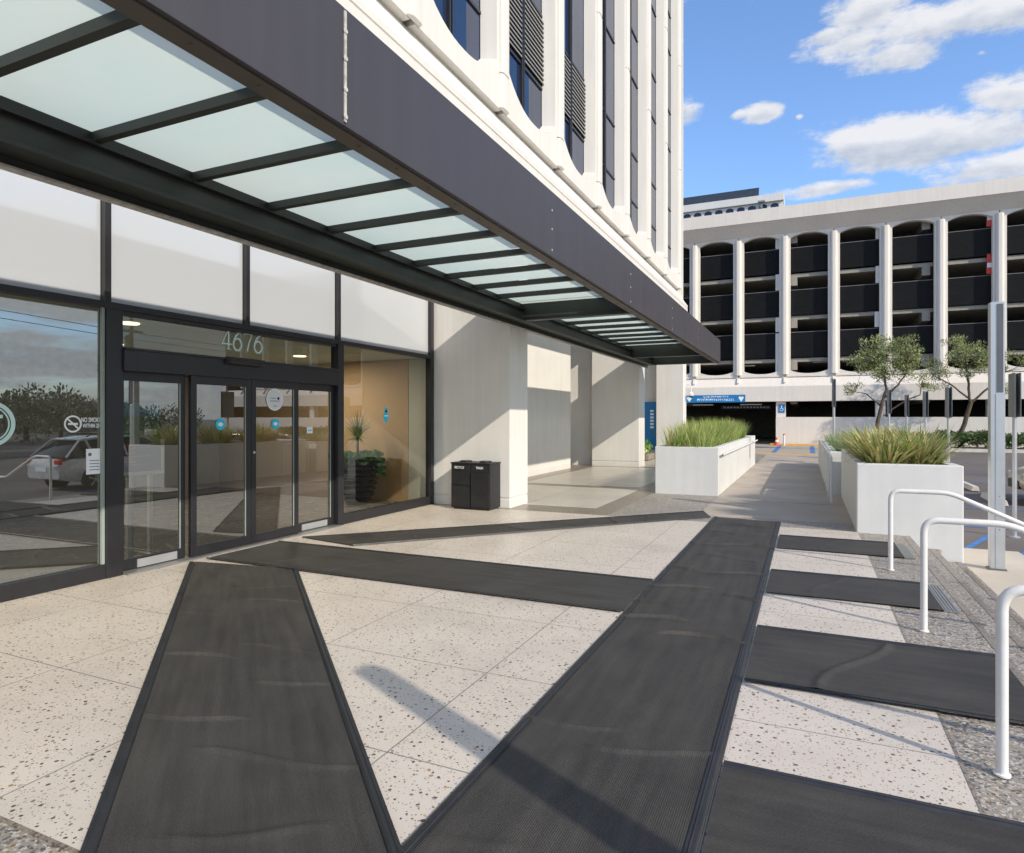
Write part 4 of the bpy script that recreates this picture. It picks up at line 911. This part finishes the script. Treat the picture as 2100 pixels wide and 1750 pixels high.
mb.build('entry_sign', ['navy', 'white_ink'], G)
# garage entrance header sign (blue)
t = thing('entrance_sign', (-5.4, YP - .5, 2.6), 'long blue sign with white writing and white hearts at both ends over the garage entrance', 'sign')
mb = MB(); mb.box(-7.24, -3.57, YP - .50, YP - .44, 2.60, 3.08); mb.build('board', 'blue_sign', t, bevel=.01)
mb = MB(); rs = random.Random(2)
for row, (zc, h, xa, xb) in enumerate(((2.97, .09, -6.1, -4.6), (2.78, .14, -6.5, -4.2))):
    x = xa
    while x < xb:
        w = rs.uniform(.06, .11)
        if rs.random() > .15: mb.box(x, x + w * .35, YP - .503, YP - .5005, zc - h / 2, zc + h / 2); mb.box(x + w * .35, x + w, YP - .503, YP - .5005, zc + rs.choice((-h / 2, h / 2 - .03, -.015)), zc + rs.choice((-h / 2, h / 2 - .03, -.015)) + .03)
        x += w + .035
mb.build('lettering', 'white_ink', t)
for xc in (-7.0, -3.82):
    mb = MB(); mb.prism([(xc, YP - .5005, 2.64), (xc + .15, YP - .5005, 2.86), (xc + .13, YP - .5005, 2.95), (xc + .07, YP - .5005, 2.98), (xc, YP - .5005, 2.92), (xc - .07, YP - .5005, 2.98), (xc - .13, YP - .5005, 2.95), (xc - .15, YP - .5005, 2.86)], (0, -.003, 0)); mb.build('emblem', 'white_ink', t)
t = thing('accessible_sign', (-1.5, YP - .45, 1.9), 'small blue wheelchair sign on the garage column beside the entrance', 'sign')
mb = MB(); mb.box(-1.66, -1.30, YP - .22, YP - .19, 1.95, 2.45); mb.build('plate', 'blue_sign', t)
mb = MB(); mb.disc((-1.48, YP - .222, 2.36), .035, axis='y', t=.002); mb.box(-1.50, -1.46, YP - .224, YP - .222, 2.2, 2.33); mb.box(-1.50, -1.40, YP - .224, YP - .222, 2.19, 2.22); mb.box(-1.42, -1.38, YP - .224, YP - .222, 2.08, 2.2)
for k in range(14):
    q0, q1 = pi * .6 + k * pi * 1.3 / 14, pi * .6 + (k + 1) * pi * 1.3 / 14
    mb.face([(-1.48 + r * cos(q), YP - .224, 2.14 + r * sin(q)) for r, q in ((.10, q0), (.10, q1), (.075, q1), (.075, q0))])
mb.build('symbol', 'white_ink', t, recalc=False)
t = thing('traffic_cone', (-1.70, 42.0, -.03), 'small red and white traffic cone by the garage entrance', 'traffic cone')
mb = MB(); mb.lathe((-1.70, 41.9, -.03), [(.15, .03), (.10, .22)], 14, m=0); mb.lathe((-1.70, 41.9, -.03), [(.10, .22), (.07, .34)], 14, m=1); mb.lathe((-1.70, 41.9, -.03), [(.07, .34), (.03, .50)], 14, m=0); mb.build('cone', ['orange_red', 'white_ink'], t, smooth=True)
mb = MB(); mb.box(-1.90, -1.50, 41.7, 42.1, -.03, .005); mb.build('base', 'orange_red', t)
t = thing('bollard', (-1.3, 42.0, -.03), 'low white bollard in front of the garage wall', 'bollard')
mb = MB(); mb.tube([(-1.30, 42.0, -.03), (-1.30, 42.0, .60)], .055, 12); mb.build('tube', 'pipe_white', t, smooth=True)
mb = MB(); mb.lathe((-1.30, 42.0, .60), [(.06, 0), (.06, .05), (.02, .07)], 12); mb.build('cap', 'red', t, smooth=True)
t = thing('security_camera', (-4.3, 25.95, 2.3), 'white dome security camera on an arm at the tower corner pier', 'camera')
mb = MB(); mb.tube(smooth_path([(-4.38, 25.9, 2.85), (-4.24, 25.9, 2.95), (-4.15, 25.9, 2.85), (-4.15, 25.9, 2.6)], .06), .022, 8); mb.box(-4.38, -4.35, 25.82, 25.98, 2.75, 2.95); mb.build('arm', 'pipe_white', t)
mb = MB(); mb.lathe((-4.15, 25.9, 2.42), [(.09, .05), (.10, .14), (.05, .2)], 14, m=0); mb.lathe((-4.15, 25.9, 2.42), [(.0, -.03), (.05, -.01), (.085, .05)], 14, m=1); mb.build('dome', ['pipe_white', 'black_plastic'], t, smooth=True)
t = thing('blue_banner', (-5.5, 24.6, 0), 'upright bright blue panel sign with white marks standing behind the tower piers', 'sign')
mb = MB(); mb.box(-5.95, -5.44, 25.78, 25.82, .35, 2.25); mb.build('panel', 'blue_sign', t)
mb = MB()
for k in range(6): mb.box(-5.72, -5.58, 25.774, 25.779, 1.2 + k * .13, 1.28 + k * .13)
mb.build('lettering', 'white_ink', t)
random.seed(12)
mb = MB(); shrub_mass(mb, -6.0, -5.5, 24.2, 25.0, .1, .75, 160, .22, .12, 2)
tag(mb.build('ground_shrub', ['ivy', 'grass_green'], recalc=False), 'low broad-leaved shrub in front of the blue panel sign', 'shrub')
mb = MB(); mb.box(-6.2, -5.4, 24.0, 25.2, .0, .28); tag(mb.build('rock_edging', 'band_brown', bevel=.08), 'low dark stone edging under the shrub by the blue panel sign', 'edging')
# hedge and garage wall plate
random.seed(21)
mb = MB(); shrub_mass(mb, 4.0, 26, 39.2, 41.4, 0, 1.02, 22000, .17, .10, 2, .2); struct(tag(mb.build('hedge', ['hedge_leaf', 'tree_leaf_dark'], recalc=False), 'dark green clipped hedge in front of the white garage wall', 'hedge'), 'stuff')
del bpy.data.objects['hedge']['label']; del bpy.data.objects['hedge']['category']
mb = MB(); mb.box(9.2, 9.75, YP - .425, YP - .44, .95, 1.35); w_ = tag(mb.build('wall_hatch', 'garage_white', bevel=.01), 'small square hatch on the white garage wall, left of the light column', 'hatch')
# ------------------------------------------------------------------ trees
def tree(base, pts, crowns, low, label, seed, r0=.09, leafn=3600):
    """pts: list of limb polylines; crowns: (centre, radius xyz) leaf clouds"""
    random.seed(seed); t = thing('small_tree', base, label, 'tree', 'small multi-stem trees in front of the garage')
    tr = MB()
    for pl, ra, rb in pts:
        P = [Vector(p) for p in pl]; out = []
        for i in range(len(P) - 1):
            for k in range(4):
                q = P[i].lerp(P[i + 1], k / 4); out.append(q + Vector((random.gauss(0, .02), random.gauss(0, .02), 0)) * (0 if i == 0 and k == 0 else 1))
        out.append(P[-1]); n = len(out); tr.tube(out, [ra + (rb - ra) * i / (n - 1) for i in range(n)], 8)
    cr = MB()
    for (c, R, nn) in crowns:
        c = Vector(c); subs = []
        for _ in range(max(5, int(nn / 110))):
            d = Vector((random.gauss(0, 1), random.gauss(0, 1), random.gauss(0, 1))).normalized() * random.random() ** .45
            subs.append(c + Vector((d.x * R[0], d.y * R[1], d.z * R[2])))
        for s_ in subs:
            a = min((p for pl, _, _ in pts for p in pl), key=lambda q: (Vector(q) - s_).length); tr.tube([Vector(a), (Vector(a) + s_) / 2 + Vector((0, 0, -.05)), s_], [.014, .009, .003], 5)
            rr = random.uniform(.22, .40) * min(1, R[0] / .9 + .3)
            for _ in range(int(.62 * nn / len(subs))):
                d = Vector((random.gauss(0, 1), random.gauss(0, 1), random.gauss(0, 1))).normalized() * rr * random.random() ** .4
                p = s_ + Vector((d.x, d.y, d.z * .8)); mi = random.choices((0, 1, 2), (5, 3, .6))[0]
                leaf(cr, p, d + Vector((random.gauss(0, .2), random.gauss(0, .2), .25)), random.uniform(.10, .17), .042, mi)
    tr.build('trunk', 'bark', t, smooth=True); cr.build('crown', ['tree_leaf', 'tree_leaf_dark', 'tree_leaf_gold'], t, recalc=False)
    return t
bx, by = 2.9, 36.0
tree((bx, by, -.1), [([(bx, by, -.1), (bx + .15, by, 1.2), (bx + .35, by, 2.3)], .11, .08), ([(bx + .35, by, 2.3), (bx + .55, by, 3.0), (bx + .45, by, 3.9), (bx + .55, by + .2, 4.6)], .07, .03),
     ([(bx + .5, by, 2.6), (bx + 1.0, by - .2, 3.2), (bx + 1.35, by - .2, 3.7), (bx + 1.4, by, 4.5)], .05, .02), ([(bx + .3, by, 2.2), (bx - .3, by + .2, 2.8), (bx - .8, by, 2.9)], .04, .012),
     ([(bx + .4, by, 1.7), (bx + 1.3, by, 2.4), (bx + 1.9, by - .2, 2.7), (bx + 2.0, by, 3.3)], .04, .015)],
     [((bx + .2, by, 4.45), (.95, .9, 1.15), 4800), ((bx + 1.3, by - .1, 4.45), (.75, .75, 1.15), 3800), ((bx - .35, by, 4.4), (.6, .6, .5), 1300), ((bx - .8, by, 3.0), (.5, .4, .3), 380), ((bx + 2.0, by, 3.2), (.55, .4, .5), 520), ((bx + .9, by, 3.7), (.6, .5, .3), 500)],
     None, 'small olive-green tree on the left of the pair, behind the flax planter', 4)
bx, by = 7.25, 40.8
tree((bx, by, -.1), [([(bx, by, -.1), (bx + .1, by, .9), (bx + .5, by, 2.4)], .13, .10), ([(bx + .5, by, 2.4), (bx + .4, by, 3.4), (bx + .3, by, 4.4), (bx + .2, by, 5.2)], .07, .03),
     ([(bx + .5, by, 2.4), (bx + 1.3, by, 3.2), (bx + 2.0, by, 4.0), (bx + 1.9, by, 4.8)], .06, .02), ([(bx + .45, by, 2.6), (bx - .4, by, 3.4), (bx - 1.2, by, 3.9)], .05, .02)],
     [((bx + .3, by, 4.9), (1.1, 1.0, 1.3), 5200), ((bx - .8, by, 4.3), (.7, .7, .7), 1200), ((bx + 1.6, by, 4.4), (.8, .7, .8), 1900), ((bx + 1.9, by, 3.2), (.5, .5, .4), 400), ((bx - 1.0, by, 3.3), (.5, .4, .3), 260), ((bx + 2.9, by, 4.5), (.5, .4, .3), 350)],
     None, 'small olive-green tree on the right of the pair, rising from the hedge', 9)
# ------------------------------------------------------------------ distant white block
YD = 75
Bd = thing('distant_block', (-12, YD + 6, 0), 'distant white block with a row of small arched openings and a dark slanted roof screen', 'building')
mb = MB(); mb.box(-30, -2.42, YD, YD + 14, 0, 24.85); mb.build('wall', 'precast', Bd)
mb = MB(); mb.box(-30, -2.35, YD - .35, YD + 14.2, 24.86, 25.63); mb.build('cap', 'precast', Bd)
mb = MB(); mb.prism([(-26, YD + .5, 25.64), (-26, YD + 1.2, 27.0), (-26, YD + 1.35, 27.0), (-26, YD + .65, 25.64)], (21.1, 0, 0)); mb.build('roof_screen', 'solar', Bd)
for k in range(16):
    x = -3.25 - k * 1.15
    pts = [(x - .40, YD - .02, 24.08), (x + .40, YD - .02, 24.08), (x + .40, YD - .02, 24.45)] + [(x + .40 * cos(q), YD - .02, 24.45 + .26 * sin(q)) for q in [pi * i / 8 for i in range(1, 8)]] + [(x - .40, YD - .02, 24.45)]
    mb = MB(); mb.prism(pts, (0, .01, 0)); mb.build('window', 'navy', Bd)
mb = MB(); mb.box(-4.9, -4.2, YD - .9, YD - .5, 24.75, 24.9); mb.box(-4.65, -4.45, YD - .6, YD, 24.2, 24.74); mb.build('floodlight', 'metal_trim', Bd)
# ------------------------------------------------------------------ cars
def car(loc, rz, paint, label, L=4.8, H=1.65, grp='cars parked in the lot', hatch=True):
    """built along +X (front at +X), ground at z=0, then placed"""
    t = thing('parked_car', (0, 0, 0), label, 'car', grp)
    hl = L / 2; Wd = .92
    st = [(-hl, .55, .80, .55, .70), (-hl + .06, .38, .95, .78, .84), (-hl + .35, .30, 1.02, .90, .90), (-1.5, .26, 1.03, .92, .92), (-.6, .24, 1.01, .93, .92), (.5, .24, .99, .93, .92), (1.0, .25, 1.0, .92, .88), (1.5, .27, .93, .91, .86), (hl - .35, .30, .84, .87, .78), (hl - .08, .34, .74, .76, .66), (hl, .45, .62, .60, .55)]
    mb = MB(); rings = []
    for (x, zb, zt, wb, wt) in st:
        r = [(x, -wb * .92, zb), (x, -wb, zb + .08), (x, -wb, (zb + zt) / 2 + .05), (x, -wt, zt - .06), (x, -wt * .85, zt), (x, 0, zt + .03), (x, wt * .85, zt), (x, wt, zt - .06), (x, wb, (zb + zt) / 2 + .05), (x, wb, zb + .08), (x, wb * .92, zb)]
        i = len(mb.v); mb.v += r; rings.append(i)
    n = 11
    for a, b in zip(rings, rings[1:]):
        for k in range(n): k2 = (k + 1) % n; mb.f.append((a + k, a + k2, b + k2, b + k)); mb.m.append(0)
    mb.f.append(tuple(rings[0] + k for k in range(n))); mb.m.append(0); mb.f.append(tuple(rings[-1] + k for k in reversed(range(n)))); mb.m.append(0)
    body = mb.build('body', paint, t, smooth=True)
    g = MB(); gs = [(-hl + .15, 1.0, 1.03, .80), (-hl + .75, .99, H - .12, .66), (-1.0, .98, H - .04, .64), (0, .97, H - .03, .64), (.55, .97, H - .10, .63), (1.35, .96, 1.0, .74)]
    if not hatch: gs[0] = (-1.75, 1.0, 1.03, .8); gs[1] = (-1.2, .99, H - .1, .64)
    rr = []
    for (x, zb, zt, w) in gs:
        i = len(g.v); g.v += [(x, -.86, zb), (x, -w - .02, zt - .04), (x, -w + .1, zt), (x, w - .1, zt), (x, w + .02, zt - .04), (x, .86, zb)]; rr.append(i)
    for a, b in zip(rr, rr[1:]):
        for k in range(5): g.f.append((a + k, a + k + 1, b + k + 1, b + k)); g.m.append(0)
    g.f.append(tuple(rr[0] + k for k in range(6))); g.m.append(0); g.f.append(tuple(rr[-1] + k for k in reversed(range(6)))); g.m.append(0)
    g.build('windows', 'car_glass', t, smooth=True)
    r = MB(); r.prism([(-hl + .62, -.62, H - .10), (-1.0, -.62, H - .015), (0, -.62, H - .005), (.60, -.60, H - .10), (.58, -.60, H - .125), (0, -.62, H - .035), (-1.0, -.62, H - .045), (-hl + .64, -.62, H - .13)], (0, 1.24, 0))
    for s in (-1, 1):
        for (xa, za, xb, zb_) in ((-.25, .99, -.35, H - .06), (1.32, 1.0, .55, H - .10), (-1.35, .99, -1.55, H - .07), (-hl + .2, 1.02, -hl + .72, H - .1)):
            q0, q1 = Vector((xa, s * .872, za)), Vector((xb, s * .675, zb_)); r.tube([q0, q1], .035, 6)
        r.tube([(.6, s * .665, H - .1), (0, s * .675, H - .04), (-1.0, s * .675, H - .05), (-hl + .72, s * .68, H - .13)], .03, 6)
    r.build('roof', paint, t, smooth=True)
    for s in (-1, 1):
        rk = MB(); rk.tube([(-1.4, s * .56, H - .03), (-1.3, s * .56, H + .04), (.2, s * .56, H + .05), (.35, s * .56, H - .01)], .018, 6); rk.build('roof_rail', 'car_trim', t)
        hnd = MB(); hnd.box(-.95, -.78, s * .925 - .01, s * .925 + .01, .84, .87); hnd.box(.05, .22, s * .93 - .01, s * .93 + .01, .84, .87)
        hnd.build('door_handle', 'rim', t)
        mr = MB(); mr.box(.85, 1.0, s * .95 - .07, s * .95 + .07, 1.0, 1.12); mr.build('mirror', paint, t, bevel=.02)
        tl = MB(); tl.box(-hl + .005, -hl + .20, s * .72 - .13, s * .72 + .13, .82, .97); tl.build('tail_light', 'tail_red', t, bevel=.03)
        hlm = MB(); hlm.box(hl - .28, hl - .06, s * .62 - .16, s * .62 + .14, .62, .74); hlm.build('headlight', 'lamp_clear', t, bevel=.03)
        cl = MB(); cl.box(-1.02, 1.0, s * .935 - .012, s * .935 + .012, .26, .36); cl.build('sill_trim', 'car_trim', t)
        for x in (-1.38, 1.38):
            ar = MB(); ar.lathe((x, s * .915 if s > 0 else s * .915, .34), [(.40, -.04), (.40, .025)], 28, axis='y'); ar.build('wheel_arch', 'car_trim', t)
            w = MB(); w.lathe((x, s * .86, .33), [(.22, -.10), (.31, -.10), (.335, -.06), (.335, .06), (.31, .10), (.22, .10)], 28, axis='y'); wh = w.build('wheel', 'tyre', t, smooth=True)
            rm = MB(); yy = s * .965; rm.lathe((x, yy - s * .02, .33), [(.225, -.01), (.225, .01)], 24, axis='y', m=1); rm.lathe((x, yy, .33), [(.05, -.01), (.05, .012)], 12, axis='y')
            for k in range(5):
                q = k * 2 * pi / 5 + .3; rm.prism([(x + cos(q - .25) * .06, yy, .33 + sin(q - .25) * .06), (x + cos(q - .13) * .22, yy, .33 + sin(q - .13) * .22), (x + cos(q + .13) * .22, yy, .33 + sin(q + .13) * .22), (x + cos(q + .25) * .06, yy, .33 + sin(q + .25) * .06)], (0, .012 * s, 0))
            rm.build('rim', ['rim', 'car_trim'], wh)
    gr = MB(); gr.box(hl - .03, hl + .012, -.45, .45, .36, .56); gr.build('grille', 'car_trim', t)
    pl = MB(); pl.box(-hl - .012, -hl + .05, -.26, .26, .60, .73); pl.build('number_plate', 'white_ink', t)
    t.location = loc; t.rotation_euler.z = rz
    return t
car((8.1, 14.2, -.6), radians(90), 'car_silver', 'silver estate car standing along the kerb, mirrored in the left storefront glass')
car((6.95, 19.4, lot_z(19.4)), pi, 'car_beige', 'beige car at the right edge, nose towards the walkway', hatch=False, H=1.45)
car((15.5, 9.4, -.6), 0, 'car_dark', 'dark car parked across the aisle, mirrored above the silver estate car')
# wheel stops
for i, (x, y) in enumerate(((4.15, 19.4), (4.15, 22.2))):
    mb = MB(); z = lot_z(y); mb.prism([(x - .10, y - .9, z), (x - .06, y - .9, z + .13), (x + .06, y - .9, z + .13), (x + .10, y - .9, z)], (0, 1.8, 0))
    tag(mb.build('wheel_stop', 'curb_pale', bevel=.01), ['pale concrete wheel stop in front of the beige car', 'pale concrete wheel stop just right of the flax planter'][i], 'wheel stop', 'wheel stops in the car park')
# ------------------------------------------------------------------ street side seen only in the storefront reflections
random.seed(77)
far = [(34, 4), (38, 12), (30, 18), (42, 26), (48, 36), (36, -4), (52, 48), (48, 17), (50, 7), (40, 19), (56, 28), (60, 42), (44, 31), (33, 10)]
wds = ['rounded dark street tree opposite, behind the first light pole', 'dark street tree opposite with a high crown', 'nearest dark street tree opposite', 'dark street tree opposite beside the low house', 'tall dark street tree opposite, right of the house', 'dark street tree opposite behind the camera', 'farthest dark street tree opposite', 'dark street tree behind the low house', 'far dark street tree behind the camera'] + ['dark street tree opposite, number %s in the mirrored row' % q for q in ('ten', 'eleven', 'twelve', 'thirteen', 'fourteen')]
for i, (x, y) in enumerate(far):
    hgt = random.uniform(2.4, 4.0); t = thing('street_tree', (x, y, -.7), wds[i], 'tree', 'trees across the street, mirrored in the glass')
    mb = MB(); mb.tube([(x, y, -.7), (x + .2, y, hgt * .3), (x, y + .2, hgt * .6)], [.22, .16, .07], 8); mb.build('trunk', 'bark', t, smooth=True)
    mb = MB()
    for _ in range(24):
        c = Vector((x + random.gauss(0, 2.2), y + random.gauss(0, 2.2), hgt * random.uniform(.22, .85)))
        for _ in range(110):
            d = Vector((random.gauss(0, 1), random.gauss(0, 1), random.gauss(0, 1))).normalized() * 1.0 * random.random() ** .4; leaf(mb, c + d, d + Vector((0, 0, .3)), .32, .16, 0)
    mb.build('crown', 'far_leaf', t, recalc=False)
t = thing('low_house', (75, 47, -.7), 'low brown house across the street, mirrored in the doors', 'building')
mb = MB(); mb.box(70, 80, 34, 60, -.7, 2.4); mb.build('wall', 'house_wall', t)
mb = MB(); mb.prism([(69.4, 33.4, 2.41), (80.6, 33.4, 2.41), (75, 33.4, 3.9)], (0, 27.2, 0)); mb.build('roof', 'house_roof', t)
for y in (36, 42, 48, 54): mb = MB(); mb.box(69.96, 69.99, y, y + 1.6, .6, 1.9); mb.build('window', 'navy', t)
def lpole(x, y, h, label):
    t = thing('lamp_post', (x, y, -.6), label, 'street lamp', 'lamp posts in the car park')
    mb = MB(); mb.tube([(x, y, -.6), (x, y, h)], [.09, .06], 10); mb.build('pole', 'frame_dark', t, smooth=True)
    mb = MB(); mb.box(x - .9, x - .06, y - .05, y + .05, h - .1, h - .02); mb.box(x - 1.25, x - .85, y - .16, y + .16, h - .14, h - .0); mb.build('lamp_head', 'frame_dark', t)
lpole(17, 11, 5.4, 'dark lamp post with one box head, mirrored in the left storefront pane')
t = thing('utility_pole', (30, 30, -.7), 'wooden utility pole with crossarm across the street', 'utility pole')
mb = MB(); mb.tube([(30, 30, -.7), (30, 30, 9.6)], [.16, .11], 10); mb.build('pole', 'bark', t, smooth=True)
mb = MB(); mb.box(29.9, 30.1, 28.8, 31.2, 8.8, 8.95); mb.box(29.9, 30.1, 29.2, 30.8, 7.6, 7.72); mb.build('crossarm', 'bark', t)
mb = MB(); mb.lathe((30.3, 30, 7.0), [(.2, -.4), (.24, -.3), (.24, .3), (.1, .42)], 12); mb.build('transformer', 'slot_grey', t)
for i, (yy, z) in enumerate(((28.9, 8.98), (31.1, 8.98), (30, 7.75), (29.3, 7.3))):
    mb = MB(); pts = [(30 + (yy - 30) * .0 + .15 * i, -60 + k * 10, z + .6 * ((k % 4 - 2) / 2.) ** 2 - .3) for k in range(19)]; mb.tube(pts, .02, 4)
    tag(mb.build('overhead_wire', 'cable'), ['highest overhead wire across the street, front side', 'highest overhead wire across the street, rear side', 'middle overhead wire across the street', 'lowest overhead wire across the street'][i], 'wire', 'overhead wires across the street')
